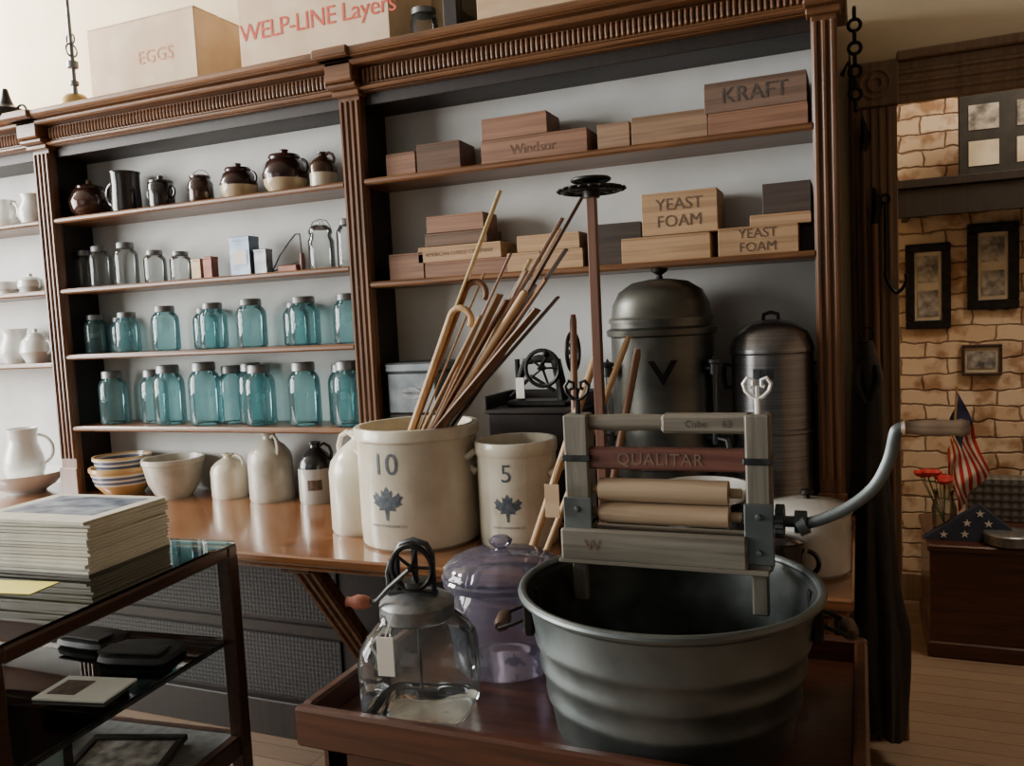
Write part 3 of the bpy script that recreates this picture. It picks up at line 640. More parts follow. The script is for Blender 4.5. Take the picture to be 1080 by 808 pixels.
lettering(poly_geo([(-.045,.03),(-.025,.03),(0,-.012),(.025,.03),(.045,.03),(0,-.045)]),e,castiron,(0,0,.50),wrap=r+.001,theta=.22,name="emblem")
e=thing("percolator_urn","tall brushed aluminium coffee percolator urn","urn",(-.245,2.62,CT))
r=.118
m=MB(); m.lathe([(0,.0),(.10,0),(.105,.02),(.095,.03),(r,.045),(r,.30),(r+.004,.303),(r+.004,.312),(r,.315),(r,.535),(r+.004,.54),(r+.004,.55)],48); part("body",m,e,steel)
part("lid",MB().lathe([(r+.004,.55),(r*1.0,.565),(r*.9,.595),(r*.66,.622),(r*.3,.635),(0,.638)],48),e,steel)
part("lid_handle",MB().tube([(-.022,0,.63),(-.02,0,.652),(0,0,.658),(.02,0,.652),(.022,0,.63)],.006,8),e,castiron,"black lid handle")
for sg in (-1,1): part("handle",MB().tube([(sg*r,0,.50),(sg*(r+.02),0,.505),(sg*(r+.025),0,.47),(sg*(r+.02),0,.43),(sg*r,0,.435)],.007,8),e,castiron,"black side handle")
m=MB(); m.tube([(0,-r,.09),(0,-r-.05,.09),(0,-r-.055,.06)],.009,8); m.tube([(0,-r-.04,.09),(0,-r-.04,.13)],.006,8); part("spigot",m,e,darksteel)
lettering(poly_geo([(-.03,-.015),(.03,-.015),(.03,.015),(-.03,.015)]),e,darksteel,(0,0,.48),wrap=r+.001,theta=-.12,name="emblem")

# ------------------------------------------------------------------ post with cast iron disc
e=thing("washing_dolly","reddish wooden post topped by pierced cast iron disc","tool",(-.638,2.12,CT))
part("post",MB().bb(-.012,.012,-.012,.012,0,.985,.002),e,wood("post_red_wood",(.10,.045,.028),(.19,.088,.055),'z',.4,.1))
m=MB(); zt=1.0
m.torus((0,0,zt),.075,.007); m.torus((0,0,zt+.004),.042,.006); m.lathe([(0,-.02),(.022,-.02),(.024,.0),(.03,.012),(.02,.02),(.0,.02)],20,Matrix.Translation((0,0,zt)))
for i in range(12):
    a=2*pi*i/12; m.bar((.02*math.cos(a),.02*math.sin(a),zt),(.077*math.cos(a),.077*math.sin(a),zt),.008,.006)
for i in range(20):
    a=2*pi*i/20; m.torus((.081*math.cos(a),.081*math.sin(a),zt),.008,.0035,'Z',10,5)
m.torus((0,0,zt+.026),.048,.005); m.lathe([(0,.018),(.046,.026),(.046,.030),(.0,.036)],20,Matrix.Translation((0,0,zt)))
part("disc",m,e,castiron,"black pierced cast iron disc")
G2="tools leaning on the counter"
def lean(p0,p1,r,mat,lab,name="dasher_stick",cat="stick"):
    p0=Vector(p0);d=Vector(p1)-p0;L=d.length
    o=solo(name,lab,cat,MB().lathe([(0,0),(r*.8,0),(r,.02),(r,L-.02),(r*.7,L),(0,L)],12),mat,p0,group=G2); o.rotation_euler=d.to_track_quat('Z','Y').to_euler()
lean((-.735,2.16,CT),(-.735,2.22,1.53),.010,midw,"upright slim brown wooden rod")
lean((-.86,2.10,CT),(-.66,2.18,1.42),.011,pale,"pale wooden rod leaning diagonally")
lean((-.80,2.03,CT),(-.60,2.3,1.46),.009,pale,"thin wooden dasher rod leaning diagonally")
lean((-.70,2.27,CT),(-.60,2.40,1.42),.012,midw,"brown tool rod leaning toward the urn")
e=vessel("iron_pot","black cast iron pot on the counter","pot",(-.40,2.28,CT),[(0,0),(.09,0),(.11,.03),(.115,.10),(.10,.13),(.105,.135),(.095,.135),(.1,.05),(0,.02)],castiron,[])
bowl(-.40,2.28,CT+.137,.13,.06,ironst,"white enamel basin resting on an iron pot","enamel_basin")
en=surf("grey_enamel",(.50,.49,.44),(.64,.63,.58),(12,12,12),.18,coat=.6)
e=thing("enamel_pot","pale enamel stock pot with lid on the counter","pot",(-.13,2.22,CT))
part("body",MB().lathe([(0,0),(.095,0),(.103,.01),(.105,.15),(.11,.155),(.108,.16)],40),e,en)
part("lid",MB().lathe([(.112,.158),(.112,.163),(.09,.172),(.04,.182),(0,.184)],40),e,en)
part("knob",MB().lathe([(0,.183),(.008,.185),(.008,.192),(.018,.198),(.014,.206),(0,.208)],16),e,castiron,"black lid knob")
part("bail_handle",MB().tube(arc((0,-.01,.13),.112,pi,2*pi,16,1,.5),.002,6),e,darksteel)
vessel("enamel_pot","small dark grey enamel pot with loop handle","pot",(-.185,2.07,CT),[(0,0),(.05,0),(.056,.01),(.058,.11),(.062,.115),(.055,.113),(.052,.02),(0,.01)],blackglaze,[arc((.058,0,.06),.03,-1.4,1.4)],[(.06,.115),(.04,.125),(.01,.13),(.01,.14),(0,.142)])

# ------------------------------------------------------------------ glass display case (local coordinates, slightly turned)
cz=.92
CRZ=.10
e=thing("display_case","dark wooden display case with glass top and sides","display case",(-2.205,1.405,0),CRZ)
hx,hy=.58,.412
def cp(n,m,mat,lab=None): return part(n,m,e,mat,lab)
for x in (-hx+.022,hx-.022):
    for y in (-hy+.022,hy-.022): cp("leg",MB().bb(x-.022,x+.022,y-.022,y+.022,0,cz-.03,.004),casewood)
m=MB()
for y in (-hy,hy-.045): m.bb(-hx,hx,y,y+.045,cz-.035,cz,.006)
for x in (-hx,hx-.045): m.bb(x,x+.045,-hy+.045,hy-.045,cz-.035,cz,.006)
cp("top_frame",m,casewood)
m=MB()
for y in (-hy+.008,hy-.04): m.bb(-hx+.04,hx-.04,y,y+.032,.30,.36,.004)
for x in (-hx+.008,hx-.04): m.bb(x,x+.032,-hy+.04,hy-.04,.30,.36,.004)
cp("lower_frame",m,casewood)
grayfelt=surf("grey_felt",(.08,.08,.08),(.13,.13,.125),(30,30,30),.9)
cp("bottom_shelf",MB().bb(-hx+.03,hx-.03,-hy+.03,hy-.03,.345,.36,.002),grayfelt)
cp("glass_top",MB().bb(-hx+.004,hx-.004,-hy+.004,hy-.004,cz+.0005,cz+.008,.001),tableglass)
def quad(a,b,c,d): return MB().add([a,b,c,d],[(0,1,2,3)])
cp("glass_side",quad((hx-.024,-hy+.045,.36),(hx-.024,hy-.045,.36),(hx-.024,hy-.045,cz-.035),(hx-.024,-hy+.045,cz-.035)),tableglass)
cp("glass_front",quad((-hx+.045,-hy+.024,.36),(hx-.045,-hy+.024,.36),(hx-.045,-hy+.024,cz-.035),(-hx+.045,-hy+.024,cz-.035)),tableglass)
cp("glass_shelf",MB().bb(-hx+.05,hx-.03,-hy+.03,hy-.03,.64,.647,.001),tableglass)
m=MB()
for y in (-hy+.05,hy-.06): m.bb(-hx+.05,hx-.04,y,y+.012,.628,.64,.001)
m.bb(hx-.045,hx-.033,-hy+.05,hy-.05,.628,.64,.001)
cp("shelf_rail",m,darksteel)
def pouch(x,y,z,w,d,h,lab,rz=0):
    e2=thing("leather_pouch",lab,"pouch",(x,y,z),rz); part("body",MB().lathe([(0,0),(.9,0),(1,.25),(.95,.7),(.7,1),(0,1)],24,Matrix.Diagonal((w/2,d/2,h,1)),sq=5),e2,leather)
    part("flap",MB().bb(-w*.42,w*.42,-d*.45,.0,h,h+.006,.002),e2,leather)
pouch(-1.84,1.66,.648,.22,.14,.03,"black leather pouch on the glass shelf",.2); pouch(-2.07,1.70,.648,.2,.12,.03,"dark leather case on the glass shelf")
e2=thing("booklet","open printed booklet on the glass shelf","booklet",(-1.81,1.45,.6485),.2); part("pages",MB().bb(-.10,.10,-.065,.065,0,.006,.001),e2,paper); part("printed_block",MB().bb(-.08,.0,-.04,.04,.006,.0066,0),e2,faintink)
def framed(x,y,z,w,h,lab,rot,tint):
    e2=thing("framed_picture",lab,"picture",(x,y,z)); e2.rotation_euler=rot
    m=MB(); t=.022
    m.bb(-w/2,w/2,0,.018,0,t,.003).bb(-w/2,w/2,0,.018,h-t,h,.003).bb(-w/2,-w/2+t,0,.018,t,h-t,.003).bb(w/2-t,w/2,0,.018,t,h-t,.003)
    part("frame",m,e2,castiron); part("photo",MB().bb(-w/2+t,w/2-t,.008,.014,t,h-t,0),e2,tint); return e2
teal=surf("faded_teal_print",(.14,.22,.23),(.30,.40,.40),(5,5,5),.4)
sepia=surf("sepia_print",(.42,.36,.27),(.62,.56,.45),(9,9,9),.5)
greyp=surf("grey_photo_print",(.08,.08,.08),(.45,.42,.38),(24,24,24),.4)
framed(-1.86,1.22,.385,.34,.26,"black framed teal picture tilted in the case",(-1.05,0,.9),teal)
framed(-1.86,1.50,.364,.28,.22,"black framed photograph lying in the case",(-1.45,0,.3),greyp)
framed(-2.28,1.35,.364,.4,.3,"black framed picture lying in the case",(-1.40,0,.5),teal)
solo("journal","black covered book in the display case","book",MB().bb(-.1,.1,-.07,.07,0,.025,.004),leather,(-1.73,1.32,.361),.3)
covm=surf("booklet_cover",(.50,.48,.39),(.63,.61,.51),(8,8,8),.5)
pagem=surf("page_edges",(.46,.42,.32),(.66,.62,.49),(1,1,400),.8)
phot=surf("cover_photo",(.03,.05,.09),(.34,.38,.43),(12,20,12),.35)
NB=15; bw,bd,bt=.40,.30,.0088
cov=build("booklet_cover",MB().bb(-bw/2,bw/2,-bd/2,bd/2,bt-.0012,bt,.0).bb(-bw/2,bw/2,-bd/2,bd/2,0,.0010,.0).bb(-bw/2,bw/2,-bd/2,-bd/2+.001,0,bt,0),covm)
pg=build("booklet_pages",MB().bb(-bw/2+.004,bw/2-.004,-bd/2+.003,bd/2-.004,.001,bt-.0012,.0),pagem)
for i in range(NB):
    e2=thing("booklet","cream covered booklet in a stack on the display case","booklet",(-2.03+random.uniform(-.006,.006),1.63+random.uniform(-.006,.006),cz+.0085+i*(bt+.0004)),.09+random.uniform(-.03,.03),"booklets stacked on the display case")
    part("cover",cov,e2); part("pages",pg,e2)
    if i==NB-1: part("cover_photo",MB().bb(-.16,.16,-.08,.12,bt,bt+.0006,0),e2,phot,"dark landscape photograph")
yel=surf("yellow_card",(.72,.62,.06),(.80,.70,.12),(8,8,8),.7)
e2=thing("price_card","small bright yellow paper card on the glass top","card",(-1.93,1.375,cz+.0085),.15); part("card",MB().bb(-.09,.09,-.045,.045,0,.0012,0),e2,yel)

# ------------------------------------------------------------------ foreground table
tx0,tx1,ty0,ty1,tz=-1.003,-.02,1.30,1.90,.745
e=thing("wash_table","reddish brown wooden table with raised tray rim","table",(-.53,1.6,0))
def tp(n,m,mat=tablewood,lab=None): return part(n,m,e,mat,lab,world=True)
tp("tabletop",MB().bb(tx0,tx1,ty0,ty1,tz-.025,tz,.003))
m=MB(); t=.026
m.bb(tx0-t,tx1+t,ty0-t,ty0,tz-.03,tz+.05,.006).bb(tx0-t,tx1+t,ty1,ty1+t,tz-.03,tz+.05,.006).bb(tx0-t,tx0,ty0,ty1,tz-.03,tz+.05,.006).bb(tx1,tx1+t,ty0,ty1,tz-.03,tz+.05,.006)
tp("tray_rim",m)
m=MB(); m.bb(tx0+.02,tx1-.02,ty0+.01,ty0+.03,tz-.15,tz-.025,.003).bb(tx0+.02,tx1-.02,ty1-.03,ty1-.01,tz-.15,tz-.025,.003).bb(tx0+.01,tx0+.03,ty0+.02,ty1-.02,tz-.15,tz-.025,.003).bb(tx1-.03,tx1-.01,ty0+.02,ty1-.02,tz-.15,tz-.025,.003)
tp("apron",m)
for x in (tx0+.04,tx1-.04):
    for y in (ty0+.04,ty1-.04): tp("leg",MB().bb(x-.03,x+.03,y-.03,y+.03,0,tz-.025,.004))

# ------------------------------------------------------------------ wash tub
bx,by=-.345,1.545
e=thing("wash_tub","round galvanized metal wash tub on the tray table","tub",(bx,by,tz))
part("tub_body",MB().lathe([(0,.012),(.215,.012),(.218,0),(.224,0),(.227,.02),(.233,.055),(.239,.062),(.241,.074),(.239,.082),(.243,.112),(.249,.119),(.251,.131),(.249,.139),(.252,.165),(.258,.172),(.260,.184),(.258,.192),(.268,.252)],72),e,galv)
part("rim",MB().torus((0,0,.263),.278,.0085,'Z',72,10).lathe([(.268,.247),(.277,.257)],72),e,galv)
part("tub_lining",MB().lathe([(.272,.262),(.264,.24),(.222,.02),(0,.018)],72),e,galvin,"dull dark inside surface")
for a in (pi+.25,.15):
    ca,sa=math.cos(a),math.sin(a); M=Matrix.Translation((.268*ca,.268*sa,.21))@Matrix.Rotation(a,4,'Z')
    m=MB(); m.bb(-.012,.006,-.055,-.03,-.03,.035,.003,M).bb(-.012,.006,.03,.055,-.03,.035,.003,M)
    m.tube([M@Vector(q) for q in [(.004,-.043,.0),(.03,-.046,-.01),(.055,-.04,-.02),(.055,.04,-.02),(.03,.046,-.01),(.004,.043,.0)]],.0042,8)
    h=part("handle",m,e,castiron,"drop handle on bracket")
    part("grip",MB().tube([M@Vector((.055,-.034,-.02)),M@Vector((.055,-.02,-.02)),M@Vector((.055,.02,-.02)),M@Vector((.055,.034,-.02))],[.010,.015,.015,.010],12),h,darkst,"dark turned wooden grip")

# ------------------------------------------------------------------ wringer
e=thing("clothes_wringer","weathered wooden clothes wringer with crank clamped on the tub","wringer",(-.375,1.66,.99))
def wp(n,m,mat,lab=None,par=None): return part(n,m,par or e,mat,lab,world=True)
Y0,Y1=1.635,1.685
for (a,b,s) in ((-.575,-.522,-1),(-.207,-.160,1)):
    xm=(a+b)/2
    m=MB().bb(a,b,Y0,Y1,1.015,1.322,.004); m.bb(a if s>0 else b-.005,(a+.005) if s>0 else b,Y0,Y1,1.09,1.10,.001)
    wp("stile",m,greyz)
    m=MB(); m.bb(a-.004,b+.004,Y0-.006,Y0,1.03,1.15,.002)
    for zz in (1.055,1.125): m.lathe([(0,0),(.007,0),(.005,.005),(0,.006)],10,Matrix.Translation((xm,Y0-.006,zz))@Matrix.Rotation(pi/2,4,'X'))
    wp("iron_plate",m,galv,"galvanized side plate")
    wp("iron_band",MB().bb(a-.004,b+.004,Y0-.004,Y1+.004,1.225,1.238,.002),darksteel)
    x0=a+.006
    m=MB(); m.bb(x0,x0+.032,Y0+.005,Y0+.025,.925,1.015,.004); m.bb(x0,x0+.032,Y0+.025,Y1+.05,1.012,1.02,.003)
    wp("clamp_leg",m,greyz,"clamp leg hanging inside the tub")
    mat=castiron if s<0 else ironst
    m=MB(); m.tube([(xm,1.66,1.30),(xm,1.66,1.352)],.006,8)
    for q in (-1,1):
        pts=[(xm,1.66,1.350),(xm+q*.010,1.66,1.354),(xm+q*.022,1.66,1.366),(xm+q*.026,1.66,1.380),(xm+q*.018,1.66,1.391),(xm+q*.008,1.66,1.387),(xm+q*.008,1.66,1.376),(xm+q*.014,1.66,1.374)]
        m.tube(pts,.0042,6)
    m.tube([(xm,1.66,1.352),(xm,1.66,1.376)],.004,6)
    wp("adjusting_screw",m,mat,"scrolled iron adjusting screw")
m=MB(); m.tube([(-.54,1.66,1.304),(-.45,1.66,1.304),(-.36,1.66,1.304)],[.015,.018,.016],12); m.bb(-.37,-.19,1.64,1.68,1.284,1.322,.006); m.tube([(-.565,1.66,1.304),(-.538,1.66,1.304)],.012,10)
wp("top_bar",m,greyw)
for x,s_ in ((-.240,"63"),(-.300,"Cube")):
    lettering(text_geo(s_,.020),e,blackink,(x+.375,1.6385-1.66,1.303-.99))
wp("tension_bar",MB().bb(-.53,-.20,1.642,1.672,1.208,1.252,.004),redbar,"red painted board with worn lettering")
lettering(text_geo("QUALITAR",.034,1.1),e,gripw,(-.0,1.6405-1.66,1.230-.99))
wp("roller",MB().lathe([(0,0),(.010,0),(.010,.02),(.024,.022),(.0245,.285),(.010,.287),(.010,.31),(0,.31)],28,Matrix.Translation((-.528,1.66,1.163))@Matrix.Rotation(pi/2,4,'Y')),rollw)
wp("roller",MB().lathe([(0,0),(.010,0),(.010,.02),(.022,.022),(.0225,.285),(.010,.287),(.010,.31),(0,.31)],28,Matrix.Translation((-.528,1.66,1.115))@Matrix.Rotation(pi/2,4,'Y')),rollw)
m=MB(); m.bb(-.59,-.165,1.618,1.634,1.012,1.022,.002); m.bb(-.585,-.205,1.618,1.636,1.018,1.086,.005); m.bb(-.53,-.205,1.64,1.70,1.065,1.08,.004); m.bb(-.54,-.2,1.634,1.66,1.02,1.08,.001)
wp("water_board",m,greyw)
lettering(text_geo("W",.034,1.3),e,fainter,(-.14,1.6165-1.66,1.052-.99))
m=MB(); m.lathe([(0,0),(.03,0),(.03,.016),(0,.016)],36,Matrix.Translation((-.155,1.66,1.112))@Matrix.Rotation(pi/2,4,'Y'),rf=lambda a,z:1+.10*(1 if math.cos(a*18)>0 else 0)); m.tube([(-.22,1.66,1.112),(-.10,1.66,1.112)],.011,12); m.tube([(-.12,1.66,1.112),(-.098,1.66,1.112)],.022,14)
wp("gear",m,darksteel)
def smooth(pts,n=6):
    P=[Vector(p) for p in pts]; P=[P[0]*2-P[1]]+P+[P[-1]*2-P[-2]]; out=[]
    for i in range(1,len(P)-2):
        for k in range(n):
            t=k/n; a,b,c,d=P[i-1],P[i],P[i+1],P[i+2]
            out.append(.5*((2*b)+(-a+c)*t+(2*a-5*b+4*c-d)*t*t+(-a+3*b-3*c+d)*t**3))
    out.append(P[-2]); return out
ck=wp("crank",MB().tube(smooth([(-.108,1.655,1.108),(-.07,1.65,1.122),(-.02,1.645,1.150),(.022,1.64,1.19),(.046,1.635,1.24),(.056,1.63,1.285),(.062,1.63,1.297),(.078,1.63,1.300)]),.0075,10,flat=1.5).tube([(-.114,1.655,1.105),(-.098,1.655,1.112)],.02,12),galv,"curved steel crank arm")
part("grip",MB().lathe([(0,0),(.010,0),(.014,.006),(.011,.014),(.0135,.035),(.015,.06),(.013,.085),(.016,.095),(.012,.108),(0,.11)],18,Matrix.Translation(Vector((.066,1.63,1.300)))@Matrix.Rotation(pi/2,4,'Y')),ck,gripw,"turned wooden grip",world=True)
tg=MB().tube(smooth([(-.575,1.63,1.245),(-.59,1.62,1.21),(-.595,1.61,1.18)]),.0012,5); tg.bb(-.612,-.580,1.608,1.610,1.11,1.18,.0003)
wp("price_tag",tg,cardb,"tan paper tag on a string")

# ------------------------------------------------------------------ butter churn
e=thing("butter_churn","square glass butter churn with iron gear lid","butter churn",(-.835,1.44,tz),.15,scale=(1.12,1.12,1.17))
part("jar_body",MB().lathe([(0,.004),(.085,0),(.095,.006),(.098,.02),(.098,.10),(.094,.122),(.080,.145),(.066,.160),(.060,.168),(.058,.18)],48,sq=4),e,cleargl)
part("jar_lid",MB().lathe([(.064,.163),(.068,.167),(.068,.19),(.060,.197),(.03,.205),(0,.207)],40,rf=lambda a,z:1+.015*math.cos(a*30)),e,zinc)
m=MB(); m.tube([(-.05,0,.20),(-.052,0,.24),(-.045,0,.26)],.006,8); m.tube([(-.034,0,.205),(-.034,0,.275),(-.024,0,.291),(0,0,.298),(.024,0,.291),(.034,0,.275),(.034,0,.205)],.0055,8)
m.tube([(0,0,.20),(0,0,.295)],.006,8); m.bb(-.055,.04,-.008,.008,.20,.21,.002); m.lathe([(0,0),(.022,0),(.022,.01),(0,.01)],20,Matrix.Translation((0,0,.218)),rf=lambda a,z:1+.1*(1 if math.cos(a*14)>0 else 0))
part("gear_frame",m,e,darksteel)
part("gear_wheel",spoked((0,-.016,.254),.038,.005,'Y',5,MB(),.008),e,castiron)
ck=part("crank",MB().tube([(0,-.018,.254),(0,-.032,.254),(-.04,-.034,.222),(-.062,-.036,.200),(-.075,-.036,.197)],.004,8),e,darksteel)
part("knob",MB().lathe([(0,0),(.008,.002),(.012,.012),(.013,.028),(.008,.042),(.009,.048),(0,.052)],16,Matrix.Translation((-.072,-.036,.197))@Matrix.Rotation(-pi/2,4,'Y')),ck,surf("red_wood_knob",(.20,.055,.035),(.32,.11,.065),(20,20,20),.35),"red turned wooden knob")
part("dasher",MB().tube([(0,0,.20),(0,0,.03)],.003,8).bb(-.03,.03,-.0015,.0015,.03,.036,.001),e,darksteel,"thin metal dasher rod inside the jar")
m=MB().tube([(-.02,-.068,.19),(-.02,-.08,.18),(-.02,-.104,.165)],.001,5); m.bb(-.035,-.005,-.108,-.106,.100,.165,.0003)
part("price_tag",m,e,paper,"white paper tag on a string")

# ------------------------------------------------------------------ lavender glass jar
e=thing("glass_cookie_jar","lavender tinted glass jar with ribbed lid and knob","jar",(-.757,1.695,tz),0,None,(1.13,1.13,.99))
part("jar_body",MB().lathe([(0,.005),(.098,0),(.104,.01),(.107,.05),(.114,.11),(.112,.155),(.10,.185),(.098,.2)],48),e,purpgl)
part("rim",MB().lathe([(.098,.19),(.120,.195),(.122,.21),(.118,.215),(.098,.215)],48),e,purpgl)
part("jar_lid",MB().lathe([(.118,.217),(.117,.226),(.105,.243),(.075,.258),(.035,.264),(.015,.266)],60,rf=lambda a,z:1+.02*math.cos(a*20)),e,purpgl)
part("knob",MB().lathe([(.014,.262),(.012,.27),(.022,.28),(.024,.288),(.015,.297),(0,.299)],24),e,purpgl)

# ------------------------------------------------------------------ dark things beside the door casing
e=thing("leather_coat","long dark leather coat hanging beside the doorway","coat",(.022,2.93,.1))
m=MB(); vs=[];fs=[];n=60;rows=36
def interp(t,P):
    for (a,va),(b,vb) in zip(P,P[1:]):
        if t<=b: return va+(vb-va)*(t-a)/(b-a)
    return P[-1][1]
for j in range(rows+1):
    t=j/rows; z=1.30*(1-t)
    wx=interp(t,[(0,.018),(.08,.045),(.35,.058),(.6,.080),(.72,.108),(.85,.100),(1,.095)]); wy=interp(t,[(0,.03),(.1,.05),(1,.09)])
    for i in range(n):
        a=2*pi*i/n; k=1+.09*math.sin(a*7+t*3)*min(1,t*2)+.05*math.sin(a*13-t*4)*t+.04*math.sin(t*17+a*2)
        vs.append((wx*k*math.cos(a),wy*k*math.sin(a),z+.02*math.sin(a*3)*t))
for j in range(rows):
    for i in range(n): l=(i+1)%n; fs.append((j*n+i,j*n+l,(j+1)*n+l,(j+1)*n+i))
fs.append(tuple(range(n)))
m.add(vs,fs); part("coat_body",m,e,leather)
part("collar",MB().tube(smooth([(-.025,-.03,1.22),(-.03,-.05,1.17),(0,-.06,1.10),(.03,-.05,1.17),(.025,-.03,1.22)]),.010,8),e,leather)
part("hanging_loop",MB().torus((0,0,1.32),.022,.003,'Y',16,6),e,castiron)
def tool(x,y,z0,z1,mat,lab,name,head=None):
    e=thing(name,lab,"tool",(x,y,z0)); part("handle",MB().lathe([(0,0),(.011,0),(.012,.1),(.011,z1-z0),(0,z1-z0)],12),e,mat)
    if head: part("tool_head",head,e,castiron)
tool(-.012,3.08,.0,2.20,darkst,"dark wooden pole tool standing against the wall","pike_pole",MB().tube([(0,0,2.2),(0,0,2.28),(-.01,0,2.32),(-.03,0,2.28)],.007,6).tube([(0,0,2.2),(-.005,0,2.35)],[.009,.002],6))
tool(.020,3.055,.0,2.02,darkst,"dark wooden pole leaning beside the doorway","hay_knife",MB().tube([(0,0,2.02),(.01,0,2.07),(.0,0,2.13)],[.011,.018,.004],6))
tool(.052,3.055,.0,1.78,midw,"brown wooden pole leaning beside the doorway","hay_knife",MB().tube([(0,0,1.78),(.01,0,1.84),(.0,0,1.9)],[.011,.016,.004],6))
solo("iron_hook","black iron hay hook hanging on the casing","hook",MB().tube(smooth([(.0,0,.3),(.0,0,.1),(.0,0,.05),(.03,0,.0),(.06,0,.03),(.06,0,.06)]),.006,8).torus((0,0,.31),.014,.005,'Y',12,6),castiron,(.085,3.062,1.55))
m=MB()
for i in range(9): m.torus((0,0,-.035*i),.018,.006,'Y' if i%2 else 'X',14,6)
solo("iron_chain","black iron chain hanging at the shelving end","chain",m,castiron,(.0,2.9,2.42))

# ------------------------------------------------------------------ next room
e=thing("blanket_chest","reddish brown wooden chest on the floor","chest",(.75,4.13,0))
m=MB(); m.bb(-.49,.49,-.27,.27,.02,.46,.004); m.bb(-.50,.50,-.28,.28,0,.07,.006); part("body",m,e,tablewood); part("lid",MB().bb(-.50,.50,-.285,.28,.46,.49,.006),e,tablewood)
silver,nt,p=nodes("pressed_silver"); N=nt.nodes;L=nt.links
tc=N.new("ShaderNodeTexCoord"); vo=N.new("ShaderNodeTexVoronoi"); vo.inputs["Scale"].default_value=28; vo.inputs["Randomness"].default_value=.0; L.new(tc.outputs["Object"],vo.inputs["Vector"])
b=N.new("ShaderNodeBump"); b.inputs["Distance"].default_value=.01; L.new(vo.outputs[0],b.inputs["Height"]); L.new(b.outputs[0],p.inputs["Normal"])
cr=N.new("ShaderNodeValToRGB"); cr.color_ramp.elements[0].color=(.5,.5,.48,1); cr.color_ramp.elements[1].color=(.12,.12,.11,1); cr.color_ramp.elements[1].position=.6; L.new(vo.outputs[0],cr.inputs[0]); L.new(cr.outputs[0],p.inputs["Base Color"])
p.inputs["Metallic"].default_value=.6; p.inputs["Roughness"].default_value=.4
solo("metal_heater","silver embossed metal panel box on the chest","heater",MB().bb(.45,1.2,4.30,4.40,.491,.69,.004),silver)
e=thing("wall_shelf","thick dark wooden shelf mounted on brick wall","shelf",(.9,4.45,1.90)); part("board",MB().bb(-.75,.75,-.15,.15,.13,.17,.004),e,darkwood); part("apron",MB().bb(-.75,.75,-.13,-.11,0,.13,.003),e,darkwood); part("bracket",MB().bb(-.7,-.67,-.1,.15,-.0,.13,.003),e,darkwood)
def wallframe(x0,x1,z0,z1,lab,t=.035,inner=None,fr=castiron,y=4.6,pics=2):
    e=thing("framed_picture",lab,"picture",((x0+x1)/2,y,z0)); w=x1-x0;h=z1-z0
    m=MB().bb(-w/2,w/2,-.03,-.002,0,t,.004).bb(-w/2,w/2,-.03,-.002,h-t,h,.004).bb(-w/2,-w/2+t,-.03,-.002,t,h-t,.004).bb(w/2-t,w/2,-.03,-.002,t,h-t,.004)
    part("frame",m,e,fr); part("mat_board",MB().bb(-w/2+t,w/2-t,-.015,-.003,t,h-t,0),e,inner or sepia)
    for k in range(pics):
        hh=(h-2*t)/pics; part("photo",MB().bb(-w/2+t+.014,w/2-t-.014,-.019,-.015,t+hh*k+.02,t+hh*(k+1)-.02,0),e,greyp)
wallframe(.214,.413,1.375,1.79,"black framed pair of old photographs on brick",.04)
wallframe(.484,.70,1.458,1.867,"black framed photographs hanging on brick wall",.045)
wallframe(.457,.63,1.14,1.29,"small narrow framed print on brick wall",.014,fr=casewood,pics=1)
e=thing("photo_board","dark display board with mounted old photographs","picture board",(.85,4.38,2.071)); part("board",MB().bb(-.42,.5,-.01,.01,0,.36,.004),e,leather)
for x,z in ((-.32,.04),(-.32,.2),(-.13,.04),(-.13,.2),(.1,.1)): part("photo",MB().bb(x-.06,x+.06,-.014,-.01,z,z+.11,0),e,sepia if z<.1 else greyp)
e=thing("flower_vase","glass vase with red flowers on the chest","vase",(.33,4.02,.491)); part("vase",MB().lathe([(0,0),(.04,0),(.045,.01),(.05,.12),(.035,.17),(.04,.2)],24),e,cleargl)
red=surf("red_petals",(.45,.02,.02),(.65,.06,.05),(30,30,30),.6); grn=surf("green_stems",(.03,.08,.02),(.06,.14,.04),(30,30,30),.6)
for i in range(9):
    a=i*2.4; x,y,z=-.045+.05*math.cos(a),.04*math.sin(a),.24+.05*((i*37)%5)/5
    part("flower_head",MB().lathe([(0,-.015),(.012,-.012),(.026,.004),(.018,.014),(0,.008)],12,Matrix.Translation((x,y,z)),rf=lambda q,zz:1+.25*math.cos(q*5)),e,red)
    part("stem",MB().tube([(0,0,.05),(x,y,z-.01)],.002,5),e,grn)
fm,nt,p=nodes("flag_cloth"); N=nt.nodes;L=nt.links
tc=N.new("ShaderNodeTexCoord"); sp=N.new("ShaderNodeSeparateXYZ"); L.new(tc.outputs["UV"],sp.inputs[0])
mu=N.new("ShaderNodeMath"); mu.operation='MULTIPLY'; mu.inputs[1].default_value=6.5; L.new(sp.outputs[1],mu.inputs[0])
frn=N.new("ShaderNodeMath"); frn.operation='FRACT'; L.new(mu.outputs[0],frn.inputs[0]); gt=N.new("ShaderNodeMath"); gt.operation='GREATER_THAN'; gt.inputs[1].default_value=.5; L.new(frn.outputs[0],gt.inputs[0])
m1=N.new("ShaderNodeMix"); m1.data_type='RGBA'; m1.inputs[6].default_value=(.5,.03,.03,1); m1.inputs[7].default_value=(.75,.72,.65,1); L.new(gt.outputs[0],m1.inputs[0])
a1=N.new("ShaderNodeMath"); a1.operation='LESS_THAN'; a1.inputs[1].default_value=.4; L.new(sp.outputs[0],a1.inputs[0])
a2=N.new("ShaderNodeMath"); a2.operation='GREATER_THAN'; a2.inputs[1].default_value=.46; L.new(sp.outputs[1],a2.inputs[0])
